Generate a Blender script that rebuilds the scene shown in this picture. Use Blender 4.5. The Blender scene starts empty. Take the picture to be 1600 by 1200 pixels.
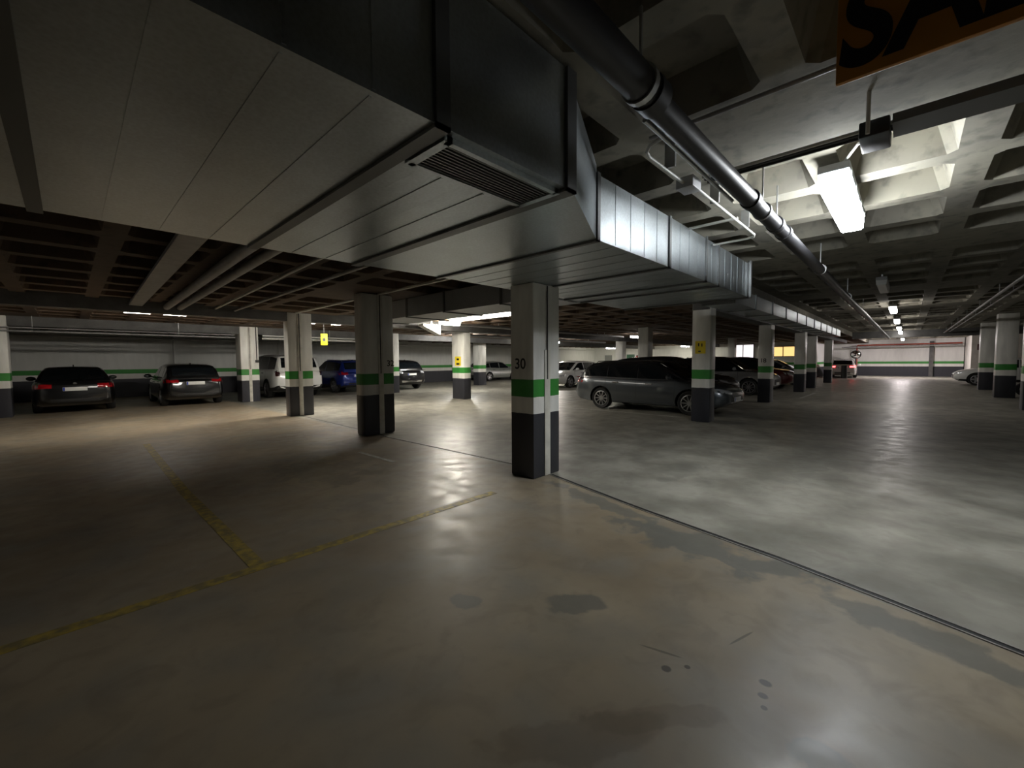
import bpy, bmesh, math, random
from mathutils import Vector, Matrix
from mathutils.bvhtree import BVHTree
random.seed(7)
sc = bpy.context.scene
COL = sc.collection
PI = math.pi

# ------------------------------------------------------------------ materials
def nodes(name):
    m = bpy.data.materials.new(name); m.use_nodes = True
    nt = m.node_tree
    return m, nt, nt.nodes, nt.links, nt.nodes['Principled BSDF']

def simple(name, col, rough=.5, metal=0., spec=.5, coat=0., noise=0., nscale=6., emit=None, estr=0., bump=0., bscale=40.):
    m, nt, N, L, b = nodes(name)
    b.inputs['Base Color'].default_value = (*col, 1)
    b.inputs['Roughness'].default_value = rough
    b.inputs['Metallic'].default_value = metal
    b.inputs['Specular IOR Level'].default_value = spec
    b.inputs['Coat Weight'].default_value = coat
    b.inputs['Coat Roughness'].default_value = .05
    tc = None
    if noise > 0:
        tc = N.new('ShaderNodeTexCoord')
        n = N.new('ShaderNodeTexNoise'); n.inputs['Scale'].default_value = nscale; n.inputs['Detail'].default_value = 6
        L.new(tc.outputs['Object'], n.inputs['Vector'])
        r = N.new('ShaderNodeMapRange'); r.inputs['From Min'].default_value = .3; r.inputs['From Max'].default_value = .7
        r.inputs['To Min'].default_value = 1 - noise; r.inputs['To Max'].default_value = 1 + noise * .6
        L.new(n.outputs['Fac'], r.inputs['Value'])
        mx = N.new('ShaderNodeMix'); mx.data_type = 'RGBA'; mx.blend_type = 'MULTIPLY'; mx.inputs['Factor'].default_value = 1
        mx.inputs['A'].default_value = (*col, 1); L.new(r.outputs['Result'], mx.inputs['B'])
        L.new(mx.outputs['Result'], b.inputs['Base Color'])
    if bump > 0:
        tc = tc or N.new('ShaderNodeTexCoord')
        n2 = N.new('ShaderNodeTexNoise'); n2.inputs['Scale'].default_value = bscale; n2.inputs['Detail'].default_value = 4
        L.new(tc.outputs['Object'], n2.inputs['Vector'])
        bp = N.new('ShaderNodeBump'); bp.inputs['Strength'].default_value = bump; bp.inputs['Distance'].default_value = .02
        L.new(n2.outputs['Fac'], bp.inputs['Height']); L.new(bp.outputs['Normal'], b.inputs['Normal'])
    if emit:
        b.inputs['Emission Color'].default_value = (*emit, 1); b.inputs['Emission Strength'].default_value = estr
    return m

def mathn(N, L, op, a, bb=None, clamp=False):
    n = N.new('ShaderNodeMath'); n.operation = op; n.use_clamp = clamp
    for i, v in enumerate((a, bb)):
        if v is None: continue
        if isinstance(v, (int, float)): n.inputs[i].default_value = v
        else: L.new(v, n.inputs[i])
    return n.outputs[0]

def mixc(N, L, fac, a, bb, mode='MIX'):
    n = N.new('ShaderNodeMix'); n.data_type = 'RGBA'; n.blend_type = mode
    if isinstance(fac, (int, float)): n.inputs['Factor'].default_value = fac
    else: L.new(fac, n.inputs['Factor'])
    for k, v in (('A', a), ('B', bb)):
        if isinstance(v, tuple): n.inputs[k].default_value = (*v, 1)
        else: L.new(v, n.inputs[k])
    return n.outputs['Result']

def banded(name, bands, rough=.45, dirt=.25, top=(.80, .79, .74)):
    """paint in horizontal bands by height above the floor: bands = [(z_upper, colour)...] from the floor up"""
    m, nt, N, L, b = nodes(name)
    geo = N.new('ShaderNodeNewGeometry'); sep = N.new('ShaderNodeSeparateXYZ')
    L.new(geo.outputs['Position'], sep.inputs[0]); z = sep.outputs['Z']
    nz = N.new('ShaderNodeTexNoise'); nz.inputs['Scale'].default_value = 9; nz.inputs['Detail'].default_value = 5
    L.new(geo.outputs['Position'], nz.inputs['Vector'])
    wob = mathn(N, L, 'MULTIPLY', mathn(N, L, 'SUBTRACT', nz.outputs['Fac'], .5), .012)
    z = mathn(N, L, 'ADD', z, wob)
    c = None
    col = top
    for zu, cc in reversed(bands):
        f = mathn(N, L, 'LESS_THAN', z, zu)
        col = mixc(N, L, f, col, cc)
    n1 = N.new('ShaderNodeTexNoise'); n1.inputs['Scale'].default_value = 2.3; n1.inputs['Detail'].default_value = 8
    mp = N.new('ShaderNodeMapping'); mp.inputs['Scale'].default_value = (2.2, 2.2, .5)
    L.new(geo.outputs['Position'], mp.inputs['Vector']); L.new(mp.outputs['Vector'], n1.inputs['Vector'])
    r = N.new('ShaderNodeMapRange'); r.inputs['From Min'].default_value = .35; r.inputs['From Max'].default_value = .7
    r.inputs['To Min'].default_value = 1.; r.inputs['To Max'].default_value = 1 - dirt
    L.new(n1.outputs['Fac'], r.inputs['Value'])
    col = mixc(N, L, 1., col, r.outputs['Result'], 'MULTIPLY')
    L.new(col, b.inputs['Base Color'])
    b.inputs['Roughness'].default_value = rough
    bp = N.new('ShaderNodeBump'); bp.inputs['Strength'].default_value = .15; bp.inputs['Distance'].default_value = .01
    n3 = N.new('ShaderNodeTexNoise'); n3.inputs['Scale'].default_value = 30
    L.new(geo.outputs['Position'], n3.inputs['Vector']); L.new(n3.outputs['Fac'], bp.inputs['Height']); L.new(bp.outputs['Normal'], b.inputs['Normal'])
    return m

GREEN = (.045, .27, .045); DARK = (.035, .036, .045); WHITE = (.80, .79, .74)
M = {}
M['column'] = banded('banded_column_paint', [(.82, DARK), (1.03, WHITE), (1.25, GREEN)], rough=.35)
M['wall'] = banded('banded_wall_paint', [(.82, DARK), (1.05, WHITE), (1.24, GREEN)], rough=.6, dirt=.1, top=(.72, .72, .69))
M['wall_plain'] = simple('plain_white_wall_paint', (.6, .58, .54), .6, noise=.15, nscale=1.5)
M['cream'] = simple('cream_painted_strip', (.62, .6, .53), .4, noise=.2)
M['beam'] = simple('grey_concrete_beam', (.11, .108, .105), .75, noise=.3, nscale=3, bump=.3, bscale=25)
M['black'] = simple('matt_black', (.008, .008, .009), .5)
M['dark_plastic'] = simple('dark_plastic', (.015, .015, .016), .45)
M['rubber'] = simple('tyre_rubber', (.012, .012, .012), .75, bump=.1)
M['alloy'] = simple('machined_alloy', (.55, .55, .57), .28, .9)
M['dark_alloy'] = simple('dark_alloy', (.05, .05, .055), .35, .7)
M['chrome'] = simple('bright_chrome', (.8, .8, .8), .12, 1.)
M['glass'] = simple('tinted_car_glass', (.006, .008, .010), .06, 0., .6)
M['lamp_glass'] = simple('headlamp_glass', (.55, .57, .6), .08, .35, .8)
M['red_lens'] = simple('red_tail_lens', (.35, .008, .012), .12, 0., .8)
M['dark_lens'] = simple('smoked_tail_lens', (.03, .006, .007), .12, 0., .7)
M['red_lit'] = simple('lit_red_tail_lens', (.5, .01, .01), .2, emit=(1, .05, .05), estr=14)
M['plate'] = simple('white_number_plate', (.72, .72, .7), .35)
M['plate_blue'] = simple('blue_plate_band', (.02, .05, .4), .35)
M['pipe_dark'] = simple('dark_plastic_pipe', (.018, .018, .02), .42, noise=.2)
M['pipe_grey'] = simple('grey_painted_pipe', (.27, .27, .27), .4, noise=.2)
M['steel'] = simple('zinc_plated_steel', (.55, .56, .56), .35, .85, noise=.2)
M['conduit'] = simple('pale_plastic_conduit', (.6, .6, .57), .4)
M['red_paint'] = simple('red_fire_paint', (.42, .02, .015), .4)
M['red_pipe'] = simple('red_pipe_paint', (.3, .05, .03), .45)
M['yellow'] = simple('yellow_sign_face', (.8, .62, .03), .45)
M['yellow_bright'] = simple('bright_yellow_sign_face', (.95, .85, .02), .45)
M['orange_sign'] = simple('amber_sign_face', (.5, .21, .02), .5, noise=.15)
M['ink'] = simple('black_sign_ink', (.006, .006, .012), .5)
M['stencil'] = simple('black_stencil_paint', (.02, .02, .02), .6, noise=.5, nscale=60)
M['housing'] = simple('grey_lamp_housing', (.42, .43, .44), .5)
M['lamp_on'] = simple('lit_lamp_diffuser', (.9, .9, .9), .3, emit=(.93, .97, 1.), estr=69)
M['lamp_warm'] = simple('lit_warm_lamp_diffuser', (.9, .9, .85), .3, emit=(1., .93, .8), estr=300)
M['lamp_far'] = simple('lit_far_lamp_diffuser', (.9, .9, .9), .3, emit=(1., .95, .9), estr=25)
M['lamp_end'] = simple('lit_end_lamp_diffuser', (.9, .9, .9), .3, emit=(1., .90, .90), estr=300)
M['lamp_row_left'] = simple('lit_left_row_lamp_diffuser', (.9, .9, .9), .3, emit=(1., .94, .84), estr=95)
M['lamp_row'] = simple('lit_row_lamp_diffuser', (.9, .9, .9), .3, emit=(1., .94, .84), estr=210)
M['fill_back'] = simple('back_fill_diffuser', (.9, .9, .9), .3, emit=(1., .94, .84), estr=40)  # for the added fill lamp behind the viewer
M['lamp_mid'] = simple('lit_mid_lamp_diffuser', (.9, .9, .9), .3, emit=(1., .95, .84), estr=10)
M['fill_middle_wall'] = simple('middle_wall_fill_diffuser', (.9, .9, .9), .3, emit=(1., .95, .8), estr=105)  # for the fill lamps added in front of the middle wall
M['fill_left_wall'] = simple('left_wall_fill_diffuser', (.9, .9, .9), .3, emit=(1., .97, .9), estr=520)  # for the unseen fill lamp added near the left wall
M['lamp_off'] = simple('unlit_lamp_diffuser', (.6, .6, .58), .35)
M['lit_window'] = simple('lit_white_window', (.8, .8, .8), .4, emit=(1, .93, .95), estr=1.1)
M['lit_orange'] = simple('lit_amber_window', (.8, .6, .3), .4, emit=(1, .62, .22), estr=1.25)
M['door_grey'] = simple('grey_steel_door', (.25, .26, .25), .45)
M['door_green'] = simple('dark_green_door', (.02, .1, .05), .45)
M['mirror'] = simple('convex_mirror_glass', (.85, .85, .85), .03, 1.)
M['poster'] = simple('dark_red_poster', (.12, .05, .05), .6, noise=.4, nscale=5)

def yellow_line_mat():
    m, nt, N, L, b = nodes('worn_yellow_road_paint')
    geo = N.new('ShaderNodeNewGeometry')
    n = N.new('ShaderNodeTexNoise'); n.inputs['Scale'].default_value = 14; n.inputs['Detail'].default_value = 8
    L.new(geo.outputs['Position'], n.inputs['Vector'])
    f = N.new('ShaderNodeMapRange'); f.inputs['From Min'].default_value = .40; f.inputs['From Max'].default_value = .60
    L.new(n.outputs['Fac'], f.inputs['Value'])
    c = mixc(N, L, f.outputs['Result'], (.20, .16, .07), (.42, .30, .055))
    L.new(c, b.inputs['Base Color']); b.inputs['Roughness'].default_value = .5
    return m
M['yellow_line'] = yellow_line_mat()
M['white_line'] = simple('worn_white_road_paint', (.5, .5, .46), .5, noise=.4, nscale=14)

def galvanized(name, col, rough, metal, bead=.28):
    m, nt, N, L, b = nodes(name)
    tc = N.new('ShaderNodeNewGeometry')
    sep = N.new('ShaderNodeSeparateXYZ'); L.new(tc.outputs['Position'], sep.inputs[0])
    n = N.new('ShaderNodeTexNoise'); n.inputs['Scale'].default_value = 3; n.inputs['Detail'].default_value = 6
    L.new(tc.outputs['Position'], n.inputs['Vector'])
    v = N.new('ShaderNodeTexVoronoi'); v.inputs['Scale'].default_value = 55
    L.new(tc.outputs['Position'], v.inputs['Vector'])
    s = mathn(N, L, 'MULTIPLY', mathn(N, L, 'ADD', mathn(N, L, 'MULTIPLY', n.outputs['Fac'], .5), mathn(N, L, 'MULTIPLY', v.outputs['Distance'], .25)), 1.0)
    r = N.new('ShaderNodeMapRange'); r.inputs['From Min'].default_value = .15; r.inputs['From Max'].default_value = .55
    r.inputs['To Min'].default_value = .8; r.inputs['To Max'].default_value = 1.1; L.new(s, r.inputs['Value'])
    L.new(mixc(N, L, 1., col, r.outputs['Result'], 'MULTIPLY'), b.inputs['Base Color'])
    b.inputs['Metallic'].default_value = metal
    rr = N.new('ShaderNodeMapRange'); rr.inputs['To Min'].default_value = rough - .06; rr.inputs['To Max'].default_value = rough + .1
    L.new(n.outputs['Fac'], rr.inputs['Value']); L.new(rr.outputs['Result'], b.inputs['Roughness'])
    # pressed stiffening beads across the run
    fr = mathn(N, L, 'FRACT', mathn(N, L, 'DIVIDE', sep.outputs['X'], bead))
    d = mathn(N, L, 'ABSOLUTE', mathn(N, L, 'SUBTRACT', fr, .5))
    ridge = mathn(N, L, 'LESS_THAN', d, .018)
    bp = N.new('ShaderNodeBump'); bp.inputs['Strength'].default_value = .6; bp.inputs['Distance'].default_value = .012
    h = mathn(N, L, 'ADD', ridge, mathn(N, L, 'MULTIPLY', n.outputs['Fac'], .35))
    L.new(h, bp.inputs['Height']); L.new(bp.outputs['Normal'], b.inputs['Normal'])
    return m
M['duct'] = galvanized('galvanised_duct_sheet', (.56, .61, .64), .30, .90)
M['duct_dark'] = galvanized('dull_duct_sheet', (.38, .39, .40), .42, .4)
M['flange'] = simple('duct_flange_steel', (.16, .165, .165), .45, .6)

def ceiling_mat(name, c1, c2, c3):
    m, nt, N, L, b = nodes(name)
    tc = N.new('ShaderNodeNewGeometry')
    n = N.new('ShaderNodeTexNoise'); n.inputs['Scale'].default_value = 1.3; n.inputs['Detail'].default_value = 9
    n2 = N.new('ShaderNodeTexNoise'); n2.inputs['Scale'].default_value = 7; n2.inputs['Detail'].default_value = 9
    n2.inputs['Distortion'].default_value = .1
    for k in (n, n2): L.new(tc.outputs['Position'], k.inputs['Vector'])
    f = N.new('ShaderNodeMapRange'); f.inputs['From Min'].default_value = .35; f.inputs['From Max'].default_value = .65
    L.new(n.outputs['Fac'], f.inputs['Value'])
    c = mixc(N, L, f.outputs['Result'], c1, c2)
    f2 = N.new('ShaderNodeMapRange'); f2.inputs['From Min'].default_value = .52; f2.inputs['From Max'].default_value = .7
    f2.inputs['To Max'].default_value = .7
    L.new(n2.outputs['Fac'], f2.inputs['Value'])
    c = mixc(N, L, f2.outputs['Result'], c, c3)
    L.new(c, b.inputs['Base Color']); b.inputs['Roughness'].default_value = .85
    bp = N.new('ShaderNodeBump'); bp.inputs['Strength'].default_value = .35; bp.inputs['Distance'].default_value = .015
    L.new(n2.outputs['Fac'], bp.inputs['Height']); L.new(bp.outputs['Normal'], b.inputs['Normal'])
    return m
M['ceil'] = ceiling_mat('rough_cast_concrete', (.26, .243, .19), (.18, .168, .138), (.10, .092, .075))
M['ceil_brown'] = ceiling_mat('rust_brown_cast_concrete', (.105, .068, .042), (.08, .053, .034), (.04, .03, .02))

def floor_mat():
    m, nt, N, L, b = nodes('polished_worn_concrete')
    g = N.new('ShaderNodeNewGeometry'); P = g.outputs['Position']
    sep = N.new('ShaderNodeSeparateXYZ'); L.new(P, sep.inputs[0]); X, Y = sep.outputs['X'], sep.outputs['Y']
    def noise(scale, detail=8, dist=0., sc3=None):
        n = N.new('ShaderNodeTexNoise'); n.inputs['Scale'].default_value = scale; n.inputs['Detail'].default_value = detail
        n.inputs['Distortion'].default_value = dist
        if sc3:
            mp = N.new('ShaderNodeMapping'); mp.inputs['Scale'].default_value = sc3; L.new(P, mp.inputs['Vector']); L.new(mp.outputs['Vector'], n.inputs['Vector'])
        else: L.new(P, n.inputs['Vector'])
        return n.outputs['Fac']
    def rng(v, a, bb, lo=0., hi=1.):
        r = N.new('ShaderNodeMapRange'); r.inputs['From Min'].default_value = a; r.inputs['From Max'].default_value = bb
        r.inputs['To Min'].default_value = lo; r.inputs['To Max'].default_value = hi; L.new(v, r.inputs['Value']); return r.outputs['Result']
    big, mid, fine = noise(.55, 7), noise(1.8, 10, .15), noise(11, 9)
    rag = noise(4.5, 12, .3); swirl = noise(3.2, 10, 1.2)
    grey = mixc(N, L, rng(mid, .36, .64), (.185, .175, .145), (.33, .315, .265))
    grey = mixc(N, L, rng(swirl, .5, .68, 0, .55), grey, (.21, .19, .155))
    tan = mixc(N, L, rng(big, .38, .62), (.25, .195, .13), (.36, .295, .205))
    tan = mixc(N, L, rng(mid, .45, .66, 0, .75), tan, (.24, .215, .175))
    tan = mixc(N, L, rng(swirl, .52, .68, 0, .45), tan, (.20, .16, .115))
    # the two pours meet along the expansion joint
    ym = mathn(N, L, 'MAXIMUM', mathn(N, L, 'SUBTRACT', 3.3, Y), 0.)
    line = mathn(N, L, 'SUBTRACT', 4.26, mathn(N, L, 'MULTIPLY', ym, .285))
    side = mathn(N, L, 'LESS_THAN', X, line)
    c = mixc(N, L, side, grey, tan)
    speck = rng(fine, .55, .75, 0, .16)
    c = mixc(N, L, speck, c, (.11, .10, .085))
    wx = mathn(N, L, 'MULTIPLY', mathn(N, L, 'SUBTRACT', rag, .5), 1.5)
    wf = mathn(N, L, 'MULTIPLY', mathn(N, L, 'SUBTRACT', fine, .5), .12)
    def blob(x, y, rx, ry, col, amt, rot=0., wob=wx, edge=.16):
        nonlocal c
        dx = mathn(N, L, 'SUBTRACT', X, x); dy = mathn(N, L, 'SUBTRACT', Y, y)
        cr, sr = math.cos(rot), math.sin(rot)
        u = mathn(N, L, 'DIVIDE', mathn(N, L, 'ADD', mathn(N, L, 'MULTIPLY', dx, cr), mathn(N, L, 'MULTIPLY', dy, sr)), rx)
        v = mathn(N, L, 'DIVIDE', mathn(N, L, 'SUBTRACT', mathn(N, L, 'MULTIPLY', dy, cr), mathn(N, L, 'MULTIPLY', dx, sr)), ry)
        d = mathn(N, L, 'SQRT', mathn(N, L, 'ADD', mathn(N, L, 'MULTIPLY', u, u), mathn(N, L, 'MULTIPLY', v, v)))
        d = mathn(N, L, 'ADD', d, mathn(N, L, 'MULTIPLY', wob, 2.2))
        f = rng(d, 1 - edge, 1 + edge, amt, 0.)
        c = mixc(N, L, f, c, col)
    for args in BLOBS: blob(*args[:6], rot=args[6], wob=(wx if args[7] else wf))
    L.new(c, b.inputs['Base Color'])
    r = rng(rag, .32, .68, .33, .50)
    L.new(r, b.inputs['Roughness'])
    b.inputs['Specular IOR Level'].default_value = .5
    bp = N.new('ShaderNodeBump'); bp.inputs['Strength'].default_value = .12; bp.inputs['Distance'].default_value = .02
    L.new(mathn(N, L, 'ADD', mathn(N, L, 'MULTIPLY', rag, .55), mathn(N, L, 'MULTIPLY', fine, .18)), bp.inputs['Height']); L.new(bp.outputs['Normal'], b.inputs['Normal'])
    return m
GR = (.15, .145, .125); OIL = (.05, .04, .028); BRN = (.12, .085, .05)
# stains: x, y, rx, ry, colour, amount, rotation, ragged
BLOBS = [(3.38, 1.12, .22, .72, GR, .9, -.12, 1), (3.78, 2.35, .10, .8, GR, .8, -.28, 1), (3.06, -.1, .12, .6, GR, .8, -.28, 1),
         (1.62, 1.96, .06, .11, GR, .75, .2, 1), (2.08, 1.44, .09, .17, GR, .75, .5, 1), (1.91, .80, .022, .022, OIL, .85, 0, 0), (1.99, .73, .014, .014, OIL, .8, 0, 0),
         (2.13, .43, .022, .026, OIL, .9, 0, 0), (2.04, .42, .018, .02, OIL, .9, 0, 0), (1.97, .40, .013, .013, OIL, .85, 0, 0),
         (2.01, .87, .008, .10, OIL, .6, .25, 0), (2.40, .60, .10, .007, OIL, .6, -.3, 0),
         (1.33, .89, .09, .35, BRN, .35, .8, 1), (1.6, .72, .05, .3, BRN, .3, .8, 1), (1.85, .18, .08, .16, GR, .7, 0, 1),
         (2.35, 5.9, .5, .9, (.14, .12, .09), .55, 0, 1), (2.9, 9.0, .9, .7, (.13, .115, .09), .5, .3, 1), (5.6, 2.2, .5, .2, GR, .5, .2, 1), (7.5, 1.0, 1.4, .4, GR, .5, 0, 1)]

# ------------------------------------------------------------------ mesh helpers
class MB:
    def __init__(s): s.bm = bmesh.new()
    def box(s, x0, x1, y0, y1, z0, z1, bev=0.):
        r = bmesh.ops.create_cube(s.bm, size=1)
        for v in r['verts']:
            v.co = Vector(((x0 + x1) / 2 + v.co.x * (x1 - x0), (y0 + y1) / 2 + v.co.y * (y1 - y0), (z0 + z1) / 2 + v.co.z * (z1 - z0)))
        if bev:
            es = list({e for v in r['verts'] for e in v.link_edges})
            bmesh.ops.bevel(s.bm, geom=es, offset=bev, segments=2, affect='EDGES', profile=.5)
        return s
    def quad(s, *pts):
        s.bm.faces.new([s.bm.verts.new(p) for p in pts]); return s
    def poly_prism(s, pts, axis, a, b):
        """2D outline extruded along an axis; pts in the two remaining axes in order"""
        def mk(p, t):
            return Vector((t, p[0], p[1])) if axis == 0 else Vector((p[0], t, p[1])) if axis == 1 else Vector((p[0], p[1], t))
        A = [s.bm.verts.new(mk(p, a)) for p in pts]; B = [s.bm.verts.new(mk(p, b)) for p in pts]
        n = len(pts); s.bm.faces.new(A); s.bm.faces.new(list(reversed(B)))
        for i in range(n): s.bm.faces.new((A[i], B[i], B[(i + 1) % n], A[(i + 1) % n]))
        return s
    def tube(s, pts, r, n=12, caps=True):
        pts = [Vector(p) for p in pts]
        rings = []
        for i, p in enumerate(pts):
            t = ((pts[min(i + 1, len(pts) - 1)] - pts[max(i - 1, 0)])).normalized()
            up = Vector((0, 0, 1)) if abs(t.z) < .9 else Vector((1, 0, 0))
            a = t.cross(up).normalized(); b = a.cross(t).normalized()
            rr = r[i] if isinstance(r, (list, tuple)) else r
            rings.append([s.bm.verts.new(p + (a * math.cos(k * 2 * PI / n) + b * math.sin(k * 2 * PI / n)) * rr) for k in range(n)])
        for A, B in zip(rings, rings[1:]):
            for k in range(n): s.bm.faces.new((A[k], A[(k + 1) % n], B[(k + 1) % n], B[k]))
        if caps:
            s.bm.faces.new(list(reversed(rings[0]))); s.bm.faces.new(rings[-1])
        return s
    def lathe(s, prof, n=28, axis='y', center=(0, 0, 0)):
        """profile [(radius, offset)] spun round an axis"""
        c = Vector(center); rings = []
        for r, o in prof:
            ring = []
            for k in range(n):
                a = 2 * PI * k / n
                v = (r * math.cos(a), o, r * math.sin(a)) if axis == 'y' else (r * math.cos(a), r * math.sin(a), o) if axis == 'z' else (o, r * math.cos(a), r * math.sin(a))
                ring.append(s.bm.verts.new(c + Vector(v)))
            rings.append(ring)
        for A, B in zip(rings, rings[1:]):
            for k in range(n): s.bm.faces.new((A[k], A[(k + 1) % n], B[(k + 1) % n], B[k]))
        if prof[0][0] > 1e-5: s.bm.faces.new(rings[0])
        if prof[-1][0] > 1e-5: s.bm.faces.new(list(reversed(rings[-1])))
        return s
    def ell(s, c, r, u=14, v=9):
        m = Matrix.Translation(c) @ Matrix.Diagonal((*r, 1))
        bmesh.ops.create_uvsphere(s.bm, u_segments=u, v_segments=v, radius=1, matrix=m); return s
    def mesh(s, name, mats, smooth=True):
        bmesh.ops.remove_doubles(s.bm, verts=s.bm.verts, dist=1e-5)
        bmesh.ops.recalc_face_normals(s.bm, faces=s.bm.faces)
        me = bpy.data.meshes.new(name); s.bm.to_mesh(me); s.bm.free()
        for m_ in (mats if isinstance(mats, (list, tuple)) else [mats]): me.materials.append(m_)
        if smooth:
            me.polygons.foreach_set('use_smooth', [True] * len(me.polygons)); me.set_sharp_from_angle(angle=math.radians(38))
        return me
    def build(s, name, mats, parent=None, loc=None, smooth=True):
        return link(name, s.mesh(name, mats, smooth), parent, loc)

def link(name, data, parent=None, loc=None):
    o = bpy.data.objects.new(name, data); COL.objects.link(o)
    if parent: o.parent = parent
    if loc is not None: o.location = loc
    return o
def tag(o, label=None, cat=None, group=None, kind=None):
    if label: o['label'] = label
    if cat: o['category'] = cat
    if group: o['group'] = group
    if kind: o['kind'] = kind
    return o
def thing(name, label, cat, loc=(0, 0, 0), rz=0., group=None):
    o = link(name, None, None, loc); o.rotation_euler.z = rz; o.empty_display_size = .2
    return tag(o, label, cat, group)
def copy_tree(o, parent=None):
    c = o.copy(); COL.objects.link(c)
    if parent: c.parent = parent
    for ch in o.children: copy_tree(ch, c)
    return c
def text_mesh(body, size, mat, extrude=.002, name='lettering', shear=0., off=.012):
    cu = bpy.data.curves.new(name, 'FONT'); cu.body = body; cu.size = size; cu.extrude = extrude; cu.shear = shear; cu.offset = size * off
    o = bpy.data.objects.new('tmp_text', cu); COL.objects.link(o)
    bpy.context.view_layer.update()
    me = bpy.data.meshes.new_from_object(o.evaluated_get(bpy.context.evaluated_depsgraph_get()))
    bpy.data.objects.remove(o); bpy.data.curves.remove(cu); me.name = name; me.materials.clear(); me.materials.append(mat)
    return me
def facing_minus_x(loc):   # text reading towards -Y, facing -X
    return Matrix.Translation(loc) @ Matrix(((0, 0, -1, 0), (-1, 0, 0, 0), (0, 1, 0, 0), (0, 0, 0, 1)))
def facing_minus_y(loc):   # text reading towards +X, facing -Y
    return Matrix.Translation(loc) @ Matrix(((1, 0, 0, 0), (0, 0, -1, 0), (0, 1, 0, 0), (0, 0, 0, 1)))

# ------------------------------------------------------------------ setting
ZC, ZL = 3.12, 2.86          # soffit over the lane, soffit over the bays
YS = 2.6                      # step between them
XF, XM, YW, YR = 48.5, 40.0, 25.3, -8.5
fl = MB().box(-9, XF + .2, YR - .2, YW + .2, -.2, 0).build('floor', floor_mat(), smooth=False)
tag(fl, 'worn polished concrete garage floor, tan one side of the joint and grey the other', 'floor', kind='structure')

COLS = [  # x0,x1,y0,y1, label
 (3.94, 4.47, 3.36, 3.75, 'banded column stencilled with 30, its top meeting the wide metal duct'),
 (3.99, 4.70, 7.83, 8.15, 'banded column in deep shade, second one back from column 30, black number beside its strip'),
 (4.14, 4.78, 12.30, 12.62, 'banded column in shade hiding the front of the white off-roader'),
 (4.47, 5.08, 18.25, 18.9, 'brightly lit banded column between the dark hatchback and the white off-roader'),
 (-1.95, -1.13, 18.3, 18.95, 'dim banded column left of the black saloon, at the edge of the picture'),
 (10.62, 10.98, 12.62, 13.35, 'bright free standing column with a small yellow notice, in front of the far left wall'),
 (17.55, 18.2, 19.45, 19.95, 'banded column just left of the silver estate car'),
 (10.52, 11.0, 17.9, 18.6, 'thin bright sliver of column beside the black car that faces the lane'),
 (10.32, 10.70, 3.38, 3.80, 'banded column with a large yellow notice in front of the grey estate car'),
 (16.45, 16.95, 3.42, 3.80, 'banded column standing in front of the silver crossover'),
 (22.62, 23.12, 3.38, 3.78, 'banded column right of the dark red car'),
 (26.25, 26.65, 3.45, 3.85, 'banded column close behind the one at the dark red car'),
 (32.5, 32.95, 3.46, 3.86, 'banded column left of the white car with lit brake lights'),
 (16.6, 17.05, 7.9, 8.35, 'pale column rising behind the middle of the grey estate car'),
 (22.7, 23.15, 12.4, 12.85, 'pale column behind the roof of the white car, near the grey steel door'),
 (22.9, 23.3, 8.0, 8.4, 'pale column peeping out left of the one with the large yellow notice'),
 (28.9, 29.3, 8.0, 8.4, 'far dim column above the silver crossover roof'),
 (23.75, 24.2, -2.88, -2.36, 'dark banded column on the right side of the lane beside the motor scooter'),
 (29.2, 29.65, -2.9, -2.4, 'banded column on the right of the lane, just in front of the white car nose'),
 (18.4, 18.85, -2.9, -2.36, 'column cut off by the right edge of the picture'),
]
for i, (x0, x1, y0, y1, lab) in enumerate(COLS):
    zt = 2.447 if i == 0 else ZL - .005 if (y0 > YS) else ZC - .005
    cx, cy = (x0 + x1) / 2, (y0 + y1) / 2
    c = MB().box(x0 - cx, x1 - cx, y0 - cy, y1 - cy, 0, zt, bev=.02 if i != 1 else .05).build('column', M['column'], loc=(cx, cy, 0))
    tag(c, lab, 'column', 'banded concrete columns', 'structure')
    if i < 4:
        jx = (.0 if i == 0 else .04 if i == 1 else -.02 if i == 2 else .0)
        w = .055 if i < 3 else .05
        MB().box(jx - w, jx + w, y0 - cy - .012, y0 - cy - .0005, .01, 1.62 if i == 0 else zt - .02, bev=.003).build('joint_cover', M['cream'], c)
        MB().box(jx - w * .25, jx + w * .1, y0 - cy - .016, y0 - cy - .013, 1.25, zt - .02).build('joint_gap', M['black'], c)

def stencil(col_i, body, loc, mw, size=.1):
    c = [o for o in COL.objects if o.name.split('.')[0] == 'column'][col_i]
    o = link('number_stencil', text_mesh(body, size, M['stencil'], .0008, 'number_stencil'), c)
    o.matrix_local = mw(Vector(loc) - c.location)
cols = [o for o in COL.objects if o.name.split('.')[0] == 'column']
stencil(0, '30', (3.9385, 3.675, 1.385), facing_minus_x, .19)
stencil(1, '32', (4.52, 7.828, 1.40), facing_minus_y, .17)
stencil(9, '18', (16.4485, 3.745, 1.38), facing_minus_x, .2)
stencil(4, '2', (-1.42, 18.298, 2.2), facing_minus_y, .28)

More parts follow.
